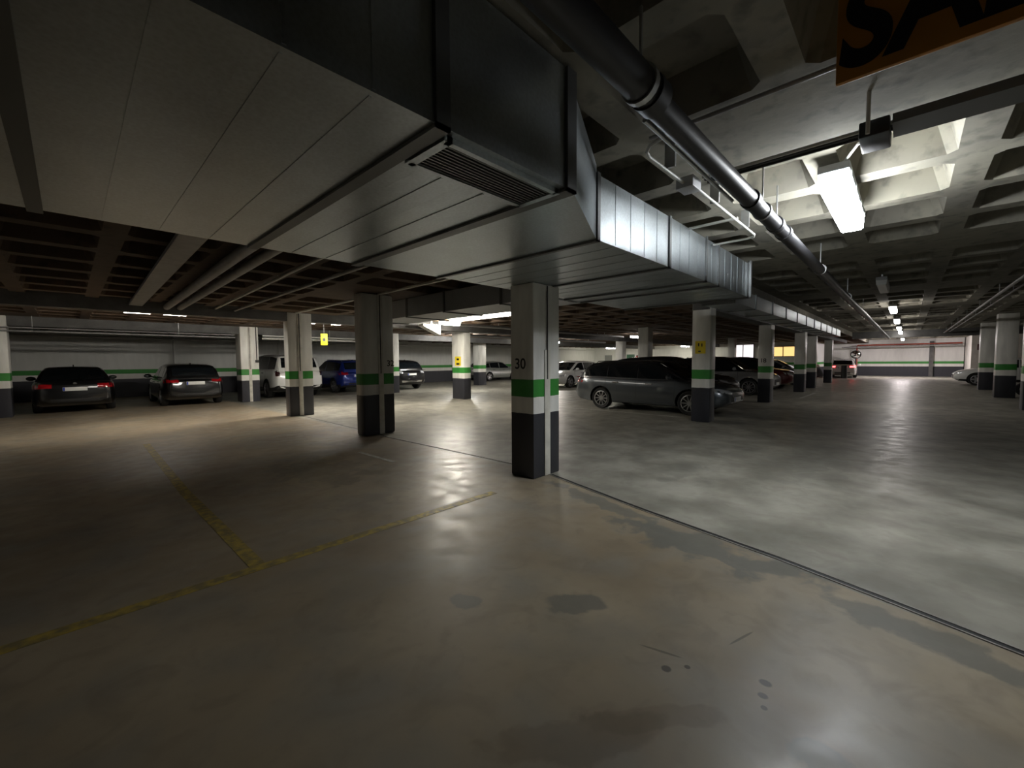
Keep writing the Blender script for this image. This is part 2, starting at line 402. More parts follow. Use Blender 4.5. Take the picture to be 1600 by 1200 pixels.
# waffle ceilings -------------------------------------------------------------
def waffle(mb, xs0, xs1, px, ys0, ys1, py, rib, depth, zb, solid):
    nx = int(round((xs1 - xs0) / px)); ny = int(round((ys1 - ys0) / py))
    for i in range(nx):
        for j in range(ny):
            a0, a1 = xs0 + i * px, xs0 + (i + 1) * px; b0, b1 = ys0 + j * py, ys0 + (j + 1) * py
            if solid((a0 + a1) / 2, (b0 + b1) / 2):
                mb.quad((a0, b0, zb), (a1, b0, zb), (a1, b1, zb), (a0, b1, zb)); continue
            h = rib / 2; t = .07
            O = [(a0, b0), (a1, b0), (a1, b1), (a0, b1)]
            I = [(a0 + h, b0 + h), (a1 - h, b0 + h), (a1 - h, b1 - h), (a0 + h, b1 - h)]
            k = .06   # rounded corners of the mould: chamfer
            def oct_(q, ins, z):
                (x0, y0), _, (x1, y1), _ = q; x0 += ins; y0 += ins; x1 -= ins; y1 -= ins
                return [(x0 + k, y0, z), (x1 - k, y0, z), (x1, y0 + k, z), (x1, y1 - k, z), (x1 - k, y1, z), (x0 + k, y1, z), (x0, y1 - k, z), (x0, y0 + k, z)]
            A = [mb.bm.verts.new(p) for p in oct_(I, 0, zb)]; B = [mb.bm.verts.new(p) for p in oct_(I, t, zb + depth)]
            V = [mb.bm.verts.new((*p, zb)) for p in O]
            for e in range(4):
                mb.bm.faces.new((V[e], V[(e + 1) % 4], A[(2 * e + 1) % 8], A[2 * e]))
                mb.bm.faces.new((V[(e + 1) % 4], A[(2 * e + 2) % 8], A[(2 * e + 1) % 8]))
            for e in range(8): mb.bm.faces.new((A[e], A[(e + 1) % 8], B[(e + 1) % 8], B[e]))
            mb.bm.faces.new(B)
def near_col(x, y, r=.75):
    return any(a - r < x < b + r and c - r < y < d + r for a, b, c, d, _ in COLS)
mb = MB()
def solid_lane(x, y): return near_col(x, y, .4) or (3.0 < x < 4.1 and -1.0 < y < 1.5) or (x > 6 and int(x) % 5 == 3)
waffle(mb, -8.95, 49.05, 1.0, 2.42 - 12 * .92, 2.42, .92, .22, .26, ZC, solid_lane)
mb.quad((-8.95, 2.42, ZC), (49.05, 2.42, ZC), (49.05, YS, ZC), (-8.95, YS, ZC))
mb.quad((-8.95, YS, ZL), (49.05, YS, ZL), (49.05, YS, ZC), (-8.95, YS, ZC))
tag(mb.build('ceiling', M['ceil'], smooth=False), 'rough grey concrete waffle ceiling over the driving lane', 'ceiling', kind='structure')
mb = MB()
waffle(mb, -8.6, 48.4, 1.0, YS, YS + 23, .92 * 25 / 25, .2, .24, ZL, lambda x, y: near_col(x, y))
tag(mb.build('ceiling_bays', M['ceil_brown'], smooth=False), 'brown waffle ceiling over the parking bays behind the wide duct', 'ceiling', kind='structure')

def wall(name, lab, x0, x1, y0, y1, z1=3.3, mat='wall', z0=0.):
    return tag(MB().box(x0, x1, y0, y1, z0, z1).build(name, M[mat], smooth=False), lab, 'wall', kind='structure')
wall('wall_left', 'long white wall with green stripe and dark base behind the parked cars on the left', -9, XF, YW, YW + .2)
wall('wall_far', 'pinkish white end wall with green stripe closing the driving lane', XF, XF + .2, -3.15, 5.6)
wall('wall_middle', 'pale wall behind the middle parking bays, broken by lit openings', XM, XM + .2, 5.5, YW)
wall('wall_return', 'short wall returning beside the white car with brake lights', XM + .2, XF, 5.5, 5.6)
wall('wall_right', 'dim wall behind the right hand bays', -9, XF + .2, YR - .2, YR)
wall('wall_corner', 'white wall with two dark posters at the right end of the lane', 44.0, XF + .2, YR, -3.2, mat='wall_plain')
wall('wall_back', 'wall behind the viewer', -9.2, -9, YR - .2, YW + .2)
for k, (x, w) in enumerate([(3.45, .25), (20.1, .35), (29.5, .35), (8.0, .3)]):
    tag(MB().box(x, x + w, YW - .14, YW - .002, 0, ZL - .05).build('trim_%d' % (k + 1), M['wall']), 'pilaster on the left wall', 'pilaster', kind='structure')
tag(MB().box(XF - .2, XF - .002, -1.45, -1.2, 0, 2.9).build('trim_5', M['beam']), 'dark pilaster on the far end wall', 'pilaster', kind='structure')
tag(MB().box(-9, 40, 18.35, 18.8, 2.58, ZL + .2).build('beam_left', M['beam']), 'deep beam over the row of columns by the left wall', 'beam', kind='structure')
tag(MB().box(33.5, 34.1, -8.4, YS, 2.72, ZC + .2).build('beam_far', M['beam']), 'dark beam crossing the driving lane near its far end', 'beam', kind='structure')
tag(MB().box(-9, 40, 12.31, 12.61, 2.62, ZL + .2).build('beam_middle', M['beam']), 'beam over the middle row of columns, hiding the lamps behind it', 'beam', kind='structure')
tag(MB().box(10.3, 40, 3.40, 3.78, 2.66, ZL + .2).build('beam_lane', M['beam']), 'beam over the column row beside the driving lane', 'beam', kind='structure')

# floor lines and joint -------------------------------------------------------
def strip(name, pts, w, h, mat, lab, cat, group=None):
    mb = MB(); n = len(pts); Lp, Rp = [], []
    for i in range(n):
        t = (Vector(pts[min(i + 1, n - 1)]) - Vector(pts[max(i - 1, 0)])).normalized(); nr = Vector((-t.y, t.x))
        p = Vector(pts[i]); Lp.append(p + nr * w / 2); Rp.append(p - nr * w / 2)
    mb.poly_prism([tuple(p) for p in Lp] + [tuple(p) for p in reversed(Rp)], 2, .0002, h)
    return tag(mb.build(name, mat, smooth=False), lab, cat, group)
YL = 'yellow bay lines'
strip('parking_line', [(-6, 3.39), (3.25, 3.365)], .1, .002, M['yellow_line'], 'worn yellow bay line running across towards column 30', 'floor marking', YL)
strip('parking_line', [(.89, 3.43), (.86, 6.0), (.93, 10.2)], .1, .002, M['yellow_line'], 'worn yellow bay line running away into the dark from the cross line', 'floor marking', YL)
strip('parking_line', [(3.24, 6.55), (3.26, 5.5)], .07, .002, M['white_line'], 'short faded pale line in front of the shaded column', 'floor marking')
strip('parking_line', [(10.9, 4.3), (10.9, 8.6)], .09, .002, M['white_line'], 'white bay line beside the rear wheel of the grey estate', 'floor marking')
strip('parking_line', [(11.2, 8.9), (16.3, 8.9)], .09, .002, M['white_line'], 'white bay line behind the tail of the grey estate', 'floor marking')
strip('parking_line', [(19.1, 2.95), (22.4, 2.95)], .09, .002, M['white_line'], 'white line in front of the silver crossover', 'floor marking')
JP = [(4.27, 3.34), (4.21, 3.15), (3.87, 1.93), (3.57, .65), (3.38, .02), (3.22, -.47), (2.9, -1.6), (2.3, -3.9)]
jt = thing('expansion_joint', 'dark expansion joint with raised lips crossing the concrete floor past column 30', 'floor joint')
def sub_strip(name, pts, w, h, mat, off=0.):
    mb = MB(); n = len(pts); Lp, Rp = [], []
    for i in range(n):
        t = (Vector(pts[min(i + 1, n - 1)]) - Vector(pts[max(i - 1, 0)])).normalized(); nr = Vector((-t.y, t.x))
        p = Vector(pts[i]) + nr * off; Lp.append(p + nr * w / 2); Rp.append(p - nr * w / 2)
    mb.poly_prism([tuple(p) for p in Lp] + [tuple(p) for p in reversed(Rp)], 2, .0002, h); mb.build(name, mat, jt, smooth=False)
sub_strip('filler', JP, .035, .003, M['black'])
M['lip'] = simple('worn_concrete_lip', (.27, .26, .23), .45, noise=.3)
sub_strip('lip', JP, .012, .007, M['lip'], .024); sub_strip('lip', JP, .012, .006, M['lip'], -.024)
J2 = [(4.36, 3.8), (4.33, 5.6), (4.28, 7.45), (4.33, 7.8)]
sub_strip('filler', J2, .03, .003, M['black']); sub_strip('lip', J2, .01, .006, M['lip'], .02)
J3 = [(4.35, 8.2), (4.42, 12.25)]
sub_strip('filler', J3, .03, .003, M['black'])

# ------------------------------------------------------------------ ducts
ZB = 2.45
du = thing('ventilation_duct', 'very wide galvanised duct with a slatted grille, filling the ceiling above column 30', 'duct', (2, 2.7, ZB))
def dpart(mb, name, mat): return mb.build(name, mat, du, loc=(-2, -2.7, -ZB))
sec = [(-6.6, -5.2), (-5.2, -3.9), (-3.9, -2.6), (-2.6, -1.3), (-1.3, -.1), (-.1, 1.1)]
YA, YB = 1.43, 4.0
def beads(mb, a, b, y0, y1, z1, n):
    for k in range(1, n):
        x = a + (b - a) * k / n
        mb.box(x - .006, x + .006, y0 - .003, y0 + .002, ZB + .01, z1 - .01)
        mb.box(x - .005, x + .005, y0 + .03, y1 - .03, ZB - .003, ZB + .002)
for a, b in sec + [(1.1, 2.0)]:
    mb = MB().box(a + .004, b - .004, YA, YB, ZB, 3.10)
    if b < 1.99: beads(mb, a, b, YA, YB, 3.1, 4)
    else:
        for k in (.33, .66): mb.box(a + k * (b - a) - .005, a + k * (b - a) + .005, 1.82, YB - .03, ZB - .004, ZB + .002)
    dpart(mb, 'duct_section', M['duct'])
def flange_ring(x, ya, yb, zt, w=.035, o=.018):
    mb = MB().box(x - w, x + w, ya - o, yb + o, ZB - o, ZB - .001).box(x - w, x + w, ya - o, ya - .001, ZB - o, zt)
    dpart(mb, 'flange', M['flange'])
for a, b in sec: flange_ring(b, YA, YB, 3.1)
flange_ring(2.0, YA, YB, 3.1, .042)
mb = MB()   # reducer: near side steps back
mb.poly_prism([(2.03, YA), (2.95, 1.85), (2.95, YB - .05), (2.03, YB)], 2, ZB, 3.03); dpart(mb, 'reducer', M['duct'])
flange_ring(2.965, 1.85, YB - .05, 2.975, .02)
for a, b in [(2.985, 4.33), (4.37, 5.42), (5.42, 5.86), (5.88, 7.3)]:
    mb = MB().box(a, b, 1.85, YB - .05, ZB, 2.965); beads(mb, a, b, 1.85, YB - .05, 2.965, max(2, int((b - a) / .26))); dpart(mb, 'duct_section', M['duct'])
flange_ring(4.35, 1.85, YB - .05, 2.97, .022)
for x in (5.42, 5.87): flange_ring(x, 1.85, YB - .05, 2.985, .016, .022)
flange_ring(7.3, 1.85, YB - .05, 3.0, .035, .02)
dpart(MB().box(7.27, 7.32, 1.8, 1.83, ZB - .02, 3.0), 'end_angle', M['steel'])
gr = dpart(MB().box(1.16, 1.94, 1.47, 1.50, ZB - .026, ZB).box(1.16, 1.94, 1.745, 1.775, ZB - .026, ZB).box(1.145, 1.19, 1.47, 1.775, ZB - .026, ZB).box(1.92, 1.96, 1.47, 1.775, ZB - .026, ZB), 'grille_frame', M['duct'])
gr.name = 'grille'
mb = MB()
for k in range(10):
    y = 1.512 + k * .0245; mb.box(1.19, 1.92, y, y + .010, ZB - .02, ZB - .006)
sl = mb.build('slats', M['flange'], gr)
MB().box(1.19, 1.92, 1.50, 1.745, ZB - .0045, ZB - .001).build('grille_throat', M['black'], gr)

sd = thing('ventilation_duct', 'slim galvanised duct carrying on along the lane beyond the wide duct', 'duct', (8, 2.3, 2.42))
for k, x in enumerate([7.36 + i * 1.3 for i in range(11)]):
    MB().box(x + .006, x + 1.294, 2.06, 2.55, 2.40, 2.64).build('duct_section', M['duct'], sd, (-8, -2.3, -2.42))
    MB().box(x - .02, x + .02, 2.045, 2.565, 2.385, 2.655).build('flange', M['flange'], sd, (-8, -2.3, -2.42))
bd = thing('ventilation_duct', 'dull grey branch duct running away behind column 30 towards the left wall', 'duct', (5.5, 6.5, 2.45))
for a, b in [(4.06, 5.0), (5.0, 6.55), (6.55, 7.85), (7.85, 9.3)]:
    MB().box(5.04, 6.0, a + .008, b - .008, 2.45, 2.83).build('duct_section', M['duct_dark'], bd, (-5.5, -6.5, -2.45))
    MB().box(5.02, 6.02, b - .025, b + .025, 2.43, 2.845).build('flange', M['flange'], bd, (-5.5, -6.5, -2.45))
# lit outlet piece of another duct
od = thing('duct_outlet', 'bright white tapered duct piece with seams hanging left of the notice column', 'duct', (8.55, 11.85, 2.65))
pts = [(-.42, .09), (.28, .09), (.28, -.25), (-.42, .03)]
MB().poly_prism(pts, 1, -.15, .15).build('taper', M['conduit'], od)
for x in (-.15, .1): MB().box(x - .01, x + .01, -.17, .17, -.08 if x < 0 else -.18, .1).build('seam', M['steel'], od)
MB().box(-.02, .02, -.02, .02, .08, ZL - 2.65).build('hanger', M['steel'], od)

# ------------------------------------------------------------------ lamps
def lamp_meshes(Lh, W, mat, dp=.055):
    h = MB().box(-Lh, Lh, -W, W, .035, .10, bev=.012).mesh('lamp_housing', M['housing'])
    mb = MB(); mb.poly_prism([(-W * .95, .036), (W * .95, .036), (W * .9, -dp + .02), (W * .72, -dp), (-W * .72, -dp), (-W * .9, -dp + .02)], 0, -Lh + .02, Lh - .02)
    d = mb.mesh('lamp_diffuser', mat)
    return h, d
def lamp(loc, lab, mat, Lh=.74, W=.085, rz=0., group='ceiling strip lamps', zc=None, clips=False):
    t = thing('strip_lamp', lab, 'ceiling lamp', loc, rz, group)
    h, d = lamp_meshes(Lh, W, mat, .1 if clips else .055)
    link('housing', h, t); link('diffuser', d, t)
    if clips:
        for x in (-Lh + .1, -Lh * .33, Lh * .33, Lh - .1):
            for sy in (-1, 1): MB().box(x - .012, x + .012, sy * W - .006, sy * W + .006, .01, .06).build('clip', M['steel'], t)
    zc = zc or (ZC if loc[1] < YS else ZL)
    for x in (-Lh * .7, Lh * .7):
        if zc - loc[2] - .1 > .001: MB().box(x - .012, x + .012, -.012, .012, .1, zc - loc[2]).build('hanger', M['steel'], t)
    return t
lamp((5.08, .49, 2.95), 'glaring white strip lamp closest of the row over the lane', M['lamp_on'], Lh=.79, W=.105, clips=True)
lamp((11.5, .43, 2.95), 'unlit strip lamp, second of the row over the lane', M['lamp_off'])
for x, m_, lab in ((17.2, 'lamp_far', 'first small lit strip lamp beyond the unlit one over the lane'), (22.6, 'lamp_far', 'second lit strip lamp beyond the unlit one over the lane'),
               (28.0, 'lamp_far', 'third lit strip lamp beyond the unlit one over the lane'), (32.6, 'lamp_far', 'fourth lit strip lamp beyond the unlit one over the lane'), (44.0, 'lamp_end', 'last lit strip lamp over the lane, against the far wall')):
    lamp((x, .39, 2.95), lab, M[m_])
lamp((7.74, 8.55, 2.69), 'long lit strip lamp across the middle aisle, between the branch duct and column 30', M['lamp_mid'], Lh=1.2, W=.08, rz=PI / 2, zc=ZL)
lamp((8.8, 11.13, 2.755), 'short glaring lamp next to the white tapered duct piece', M['lamp_warm'], Lh=.42, W=.08, zc=ZL)
ROWY, ROWZ = 12.725, 2.75
lamp((1.45, ROWY, ROWZ), 'strip lamp peeping under the bay beam near the left edge, above the dark hatchback', M['lamp_row_left'])
lamp((5.6, ROWY, ROWZ), 'strip lamp peeping under the bay beam just left of the hanging yellow sign', M['lamp_row'])
lamp((-3.2, ROWY, ROWZ), 'strip lamp behind the bay beam beyond the left edge', M['lamp_off'])
lamp((-7.6, 6.0, 2.66), 'unseen fill lamp added in the bays behind the viewer', M['fill_back'], zc=ZL)  # added out of view to lift the dim column faces
lamp((13.95, 16.7, 2.72), 'short unseen fill lamp added behind the notice column to light the left wall', M['fill_left_wall'], Lh=.3, W=.08)  # added fill, kept out of sight, brightens the left wall
lamp((21.8, 17.0, 2.72), 'unseen fill lamp added above the aisle in front of the silver estate car', M['lamp_row'])  # added fill behind column 30 for the far column and left wall
lamp((20.5, 10.3, 2.7), 'lit strip lamp hidden behind column 30 in the middle aisle', M['lamp_far'])
lamp((37.0, 21.5, 2.7), 'fill lamp added to light the wall by the grey steel door', M['fill_middle_wall'])  # this lamp and the next are added to brighten the middle wall
lamp((37.8, 14.5, 2.7), 'fill lamp added to brighten the pale middle wall', M['fill_middle_wall'])

# ------------------------------------------------------------------ pipes
def pipe_run(name, pts, r, mat, lab, zc, n=14, cat='pipe', step=3.2):
    b = Vector(pts[0]); t = thing(name, lab, cat, tuple(b))
    MB().tube([Vector(p) - b for p in pts], r, n).build('pipe', M[mat], t)
    for p, q in zip(pts, pts[1:]):
        p, q = Vector(p), Vector(q); d = (q - p); m_ = max(1, int(d.length / step))
        if d.length < .4 or abs(d.z) > .5 * d.length: continue
        for k in range(m_):
            c = p + d * ((k + .5) / m_) - b
            if zc - (c.z + b.z) > r + .01: MB().box(c.x - .006, c.x + .006, c.y - .006, c.y + .006, c.z + r * .5, zc - b.z - .001).build('hanger', M['steel'], t)
    return t
def hanger(par, x, y, z, zt, r, base):
    mb = MB(); mb.lathe([(r + .001, -.018), (r + .010, -.018), (r + .010, .018), (r + .001, .018)], 18, 'x', (x, y, z)); 
    mb.box(x - .006, x + .006, y - .006, y + .006, z + r + .008, zt)
    mb.build('clamp', M['steel'], par, (-base[0], -base[1], -base[2]))
pz, py = 2.75, .955
pp = thing('drain_pipe', 'dark drain pipe hung under the ceiling along the lane, thicker towards the viewer', 'pipe', (5, py, pz))
b0 = (5, py, pz); off = (-5, -py, -pz)
MB().tube([(2.05, py, pz), (12, py, pz - .02), (33, py - .05, pz - .06)], .063, 20).build('pipe', M['pipe_dark'], pp, off)
MB().tube([(-6, py, pz + .02), (2.0, py, pz + .02)], .078, 24).build('wide_pipe', M['pipe_dark'], pp, off)
MB().tube([(1.96, py, pz + .02), (2.06, py, pz + .02)], .088, 24).build('collar', M['pipe_dark'], pp, off)
for x in (3.75, 4.6, 4.95): MB().tube([(x, py, pz), (x + .09, py, pz)], .075, 20).build('socket', M['pipe_dark'], pp, off)
hanger(pp, 1.9, py, pz + .02, ZC, .079, b0)
for x in (4.15, 4.68, 7.4, 11, 15): hanger(pp, x, py, pz, ZC, .064, b0)
t = MB().tube([(2.12, py + .086, pz - .02), (3.62, py + .086, pz - .03)], .012, 10).build('conduit_pipe', M['steel'])
tag(t, 'thin bright steel conduit running beside the thick drain pipe', 'pipe')
c1 = thing('conduit_run', 'pale conduit with bends and a junction box under the lane ceiling beside the wide duct', 'conduit', (3.6, 1.37, 2.93))
co = (-3.6, -1.37, -2.93)
MB().tube([(2.80, 1.15, 2.99), (2.81, 1.34, 2.95), (2.84, 1.375, 2.93), (2.9, 1.385, 2.92), (3.52, 1.38, 2.92)], .012, 10).build('tube', M['conduit'], c1, co)
MB().box(3.50, 3.68, 1.30, 1.44, 2.88, 2.97, bev=.008).build('junction_box', M['housing'], c1, co)
MB().tube([(3.68, 1.34, 2.92), (5.5, 1.34, 2.92), (5.6, 1.37, 2.92), (5.63, 1.45, 2.92), (5.63, 1.83, 2.92)], .012, 10).build('tube', M['conduit'], c1, co)
MB().tube([(4.85, 1.34, 2.95), (4.85, 1.84, 2.95)], .014, 10).build('tube', M['conduit'], c1, co)
for x in (3.2, 4.2, 5.2): MB().box(x - .012, x + .012, 1.32, 1.40, 2.935, ZC).build('saddle', M['steel'], c1, co)
ct = thing('cable_tray', 'dark steel cable tray crossing the lane ceiling just past the exit sign', 'cable tray', (3.66, -.8, 2.93))
MB().box(-.12, .12, -3.2, .92, -.005, 0).box(-.12, -.115, -3.2, .92, 0, .05).box(.115, .12, -3.2, .92, 0, .05).build('tray', M['flange'], ct)
for k, x in enumerate((-.07, -.02, .05)): MB().tube([(x, -3.2, .018 + .004 * k), (x, 2.06, .018 + .004 * k)], .013, 8).build('cable', M['dark_plastic' if k else 'conduit'], ct)
MB().box(-.13, .16, .93, 1.08, -.05, .05, bev=.01).build('splice_box', M['pipe_dark'], ct)
MB().tube([(-.2, 1.03, -.06), (-.2, 1.03, ZC - 2.93)], .011, 10).build('drop_rod', M['conduit'], ct)
MB().tube([(.18, 1.0, .03), (.40, 1.12, .13), (.62, 1.2, .13), (.74, 1.26, .12)], .010, 8).build('flexible_lead', M['conduit'], ct)
for y in (-2.6, -1.2, 0.2): MB().box(-.006, .006, y - .006, y + .006, 0, ZC - 2.93).build('hanger', M['steel'], ct)
for y, z, r, lab in ((-1.42, 2.9, .028, 'grey service pipe under the ceiling on the right of the lane'), (-1.62, 2.93, .018, 'thin service pipe beside the grey one on the right of the lane')):
    pipe_run('service_pipe', [(9, y, z), (33.4, y + .05, z)], r, 'pipe_grey', lab, ZC)
for i, (x0, x1, r, mat, lab) in enumerate([(1.42, 1.62, .065, 'pipe_grey', 'left of two grey pipes under the dark bay ceiling behind the wide duct'), (1.66, 1.86, .06, 'pipe_grey', 'right of two grey pipes under the dark bay ceiling behind the wide duct'),
        (2.25, 2.55, .022, 'conduit', 'thin pale conduit under the bay ceiling, next right of the grey pipes'), (2.83, 2.95, .03, 'pipe_grey', 'thin grey pipe under the bay ceiling running towards the shaded columns')]):
    pipe_run('service_pipe', [(x0, 4.15, ZL - r - .03), (x0 + .02, 5.6, ZL - r - .03), (x1 - .02, 12.3, ZL - r - .03)], r, mat, lab, ZL)
t = thing('cable_tray', 'wide flat tray under the dark bay ceiling near the left edge', 'cable tray', (1.0, 9, 2.75))
MB().poly_prism([(-.22, -4.8), (.02, -4.8), (.18, 3.3), (-.04, 3.3)], 2, 0, .045).build('tray', M['pipe_grey'], t)
for y in (-3, 0, 3): MB().box(-.03, -.02, y, y + .02, .04, ZL - 2.75).build('hanger', M['steel'], t)
tag(MB().box(4.33, 4.39, 8.2, 12.25, ZL - .03, ZL).build('joint_cover_strip', M['conduit']), 'pale strip covering the ceiling joint between the shaded columns', 'cover strip')
tag(MB().box(4.33, 4.38, 4.1, 7.8, ZL - .03, ZL).build('joint_cover_strip', M['cream']), 'pale strip covering the ceiling joint beside the branch duct', 'cover strip')
for k, (y, z, r, mat, lab) in enumerate([(18.15, 2.52, .018, 'pipe_grey', 'upper thin pipe under the beam along the left bays'), (18.2, 2.43, .026, 'pipe_grey', 'grey pipe just below the thin one along the left bays'), (24.9, 2.62, .04, 'conduit', 'pale pipe along the top of the left wall')]):
    pipe_run('service_pipe', [(-8.9, y, z), (39.5 if k == 2 else 4.3, y, z)], r, mat, lab, ZL)
for y, z, r, lab, a, b in ((18.15, 2.53, .03, 'pale pipe behind the hanging yellow sign', 5.2, 10.4), (18.2, 2.43, .04, 'grey pipe behind the hanging yellow sign', 5.2, 10.4), (13.15, 2.55, .05, 'pale pipe running from the notice column behind column 30', 11.1, 22),
        (10.9, 2.72, .05, 'lit pale pipe under the ceiling beyond the branch duct', 9, 20), (11.3, 2.74, .03, 'second lit pipe under the ceiling beyond the branch duct', 9, 20)):
    pipe_run('service_pipe', [(a, y, z), (b, y, z)], r, 'conduit' if r < .045 else 'pipe_grey', lab, ZL)
for k, (a, b) in enumerate([(.92, 1.38), (1.62, 2.05), (4.82, 5.12), (5.62, 5.9)]):  # pale pieces added to catch light and pass for lamp slivers
    pipe_run('lamp_sliver_piece', [(a, 12.95, 2.645), (b, 12.95, 2.65)], .014, 'conduit', ['leftmost added piece mimicking a lamp sliver', 'second added piece from the left mimicking a lamp sliver', 'third added piece from the left mimicking a lamp sliver', 'rightmost added piece mimicking a lamp sliver'][k] + ' showing under the bay beam', ZL, cat='conduit', step=.2)
pipe_run('cable_conduit', [(2.98, 1.42, 3.09), (2.98, -3.0, 3.09)], .014, 'pipe_grey', 'thin grey conduit under the dark ceiling between the drain pipe and exit sign', ZC, cat='conduit')
t = thing('cable_drop', 'thin black cable with a switch box hanging down the bright column', 'cable', (5.0, 18.2, 2.0))
MB().tube([(0, .03, -.42), (0, .03, .85)], .014, 8).build('cable', M['dark_plastic'], t); MB().box(-.05, .05, -.03, .045, -.5, -.4, bev=.006).build('switch_box', M['dark_plastic'], t)
tag(MB().tube([(47.9, 3.35, 0.02), (47.9, 3.35, 2.6), (47.9, 3.3, 2.66), (47.9, -3.0, 2.68)], .06, 12).build('fire_pipe', M['red_pipe']), 'red pipe along the top of the far end wall', 'pipe')
pipe_run('service_pipe', [(47.6, 4.4, 2.50), (47.6, -3.0, 2.53)], .05, 'pipe_grey', 'grey pipe below the red one on the far end wall', ZC)

# ------------------------------------------------------------------ signs and small things
s = thing('exit_sign', 'large amber hanging sign reading SALIDA in black, facing the viewer in the dark', 'sign', (2.18, -.62, 2.58))
MB().box(-.012, .012, -.33, .87, 0, .45, bev=.004).build('panel', M['orange_sign'], s)
o = link('lettering', text_mesh('SALIDA', .42, M['ink'], .001, shear=.12, off=.035), s)
w = max(v.co.x for v in o.data.vertices); k = 1.12 / w
o.matrix_local = facing_minus_x((-.0135, .865, .055)) @ Matrix.Diagonal((k, 1, 1, 1))
for y in (-.2, .74): MB().box(-.008, .008, y - .008, y + .008, .44, ZC - 2.58).build('hanger', M['steel'], s)

def notice(loc, w, h, lab, bars):
    t = thing('notice_sign', lab, 'notice', loc)
    MB().box(-.006, 0, -w / 2, w / 2, -h / 2, h / 2).build('panel', M['yellow'], t)
    mb = MB()
    for (y0, y1, z0, z1) in bars: mb.box(-.008, -.0065, y0 * w, y1 * w, z0 * h, z1 * h)
    mb.build('print', M['ink'], t)
notice((10.318, 3.60, 1.78), .235, .30, 'yellow notice with smudged black print on the column by the grey estate', [(-.05, .2, -.38, -.26), (.1, .22, .08, .34), (-.2, -.1, .05, .3)])
notice((10.618, 12.98, 1.50), .36, .36, 'small yellow notice on the bright free standing column', [(-.25, .25, -.4, -.2), (-.2, .2, .1, .3)])
t = thing('hanging_sign', 'bright yellow hanging sign with a black flame mark over the left aisle', 'sign', (6.2, 14.9, 2.29), rz=-.38)
MB().box(-.11, .11, -.008, .008, -.2, .2, bev=.003).build('panel', M['yellow_bright'], t)
MB().poly_prism([(-.045, -.03), (-.035, -.06), (.03, -.06), (.045, -.03), (.04, .01), (.015, .04), (.01, .075), (-.005, .04), (-.045, .03)], 1, -.0105, -.0085).build('flame_mark', M['ink'], t)
MB().tube([(0, 0, .19), (0, 0, ZL - 2.29)], .006, 8).build('rod', M['steel'], t)

t = thing('traffic_mirror', 'round convex mirror on a dark post in front of the far end wall', 'mirror', (46.9, 3.34, 0))
MB().tube([(0, 0, 0), (0, 0, 2.2)], .05, 12).build('post', M['pipe_dark'], t)
MB().lathe([(0, -.10), (.16, -.08), (.28, -.04), (.33, 0), (.33, .05), (0, .06)], 28, 'x', (-.1, 0, 1.86)).build('dome', M['mirror'], t)
MB().lathe([(.33, -.02), (.37, -.02), (.37, .07), (.33, .07)], 28, 'x', (-.1, 0, 1.86)).build('rim', M['dark_plastic'], t)
tag(MB().tube([(0, 0, 0), (0, 0, .98), (0, 0, 1.0)], [.19, .19, .15], 16).build('bollard', M['pipe_dark'], loc=(40.6, 3.55, 0)), 'dark bollard beside the white car with brake lights', 'bollard')

def window(n, y0, y1, z0, z1, mat, lab):
    t = thing('window_%d' % n, lab, 'window', (XM - .002, (y0 + y1) / 2, z0)); tag(t, kind='structure')
    w = (y1 - y0) / 2; h = z1 - z0
    MB().box(-.02, 0, -w, w, 0, h).build('pane', M[mat], t)
    MB().box(-.05, 0, -w - .06, -w, -.05, h + .05).box(-.05, 0, w, w + .06, -.05, h + .05).box(-.05, 0, -w, w, h, h + .05).box(-.05, 0, -w, w, -.05, 0).box(-.05, 0, -.03, .03, 0, h).build('window_frame', M['beam'], t)
window(1, 6.55, 8.35, 1.75, 2.5, 'lit_orange', 'amber lit opening glowing above the dark red car')
window(2, 9.6, 11.2, 1.5, 2.75, 'lit_window', 'white lit opening above the silver crossover')
window(3, 5.6, 6.1, 1.1, 2.7, 'lit_window', 'narrow white lit opening between two far columns')
t = thing('door_1', 'grey steel door in the pale middle wall left of the white car roof', 'door', (XM - .003, 23.5, 0)); tag(t, kind='structure')
MB().box(-.06, 0, -.42, .42, 0, 2.05).build('leaf', M['door_grey'], t); MB().box(-.09, -.06, -.34, -.28, .98, 1.04).build('door_handle', M['steel'], t)
t = thing('door_2', 'dark green door next to the red extinguisher cabinet', 'door', (XM - .003, 20.9, 0)); tag(t, kind='structure')
MB().box(-.06, 0, -.42, .42, 0, 2.1).build('leaf', M['door_green'], t); MB().box(-.09, -.06, .28, .34, .98, 1.04).build('door_handle', M['steel'], t)
t = thing('fire_extinguisher', 'red fire extinguisher on the pale middle wall beside the green door', 'fire extinguisher', (XM - .22, 20.1, 1.15))
MB().lathe([(0, 0), (.17, .02), (.18, .1), (.18, .62), (.1, .74), (.05, .78), (0, .78)], 20, 'z').build('cylinder', M['red_paint'], t)
MB().box(-.05, .05, -.1, .05, .78, .86).build('valve', M['dark_plastic'], t); MB().box(.17, .215, -.06, .06, .2, .5).build('bracket', M['steel'], t)
for (y, z, h, w, lab) in ((-3.85, 2.25, .42, .75, 'upper dark red poster on the white corner wall'), (-3.9, 1.4, .75, .6, 'lower dark poster on the white corner wall')):
    tag(MB().box(43.975, 43.998, y - w / 2, y + w / 2, z - h / 2, z + h / 2).build('poster', M['poster']), lab, 'poster')

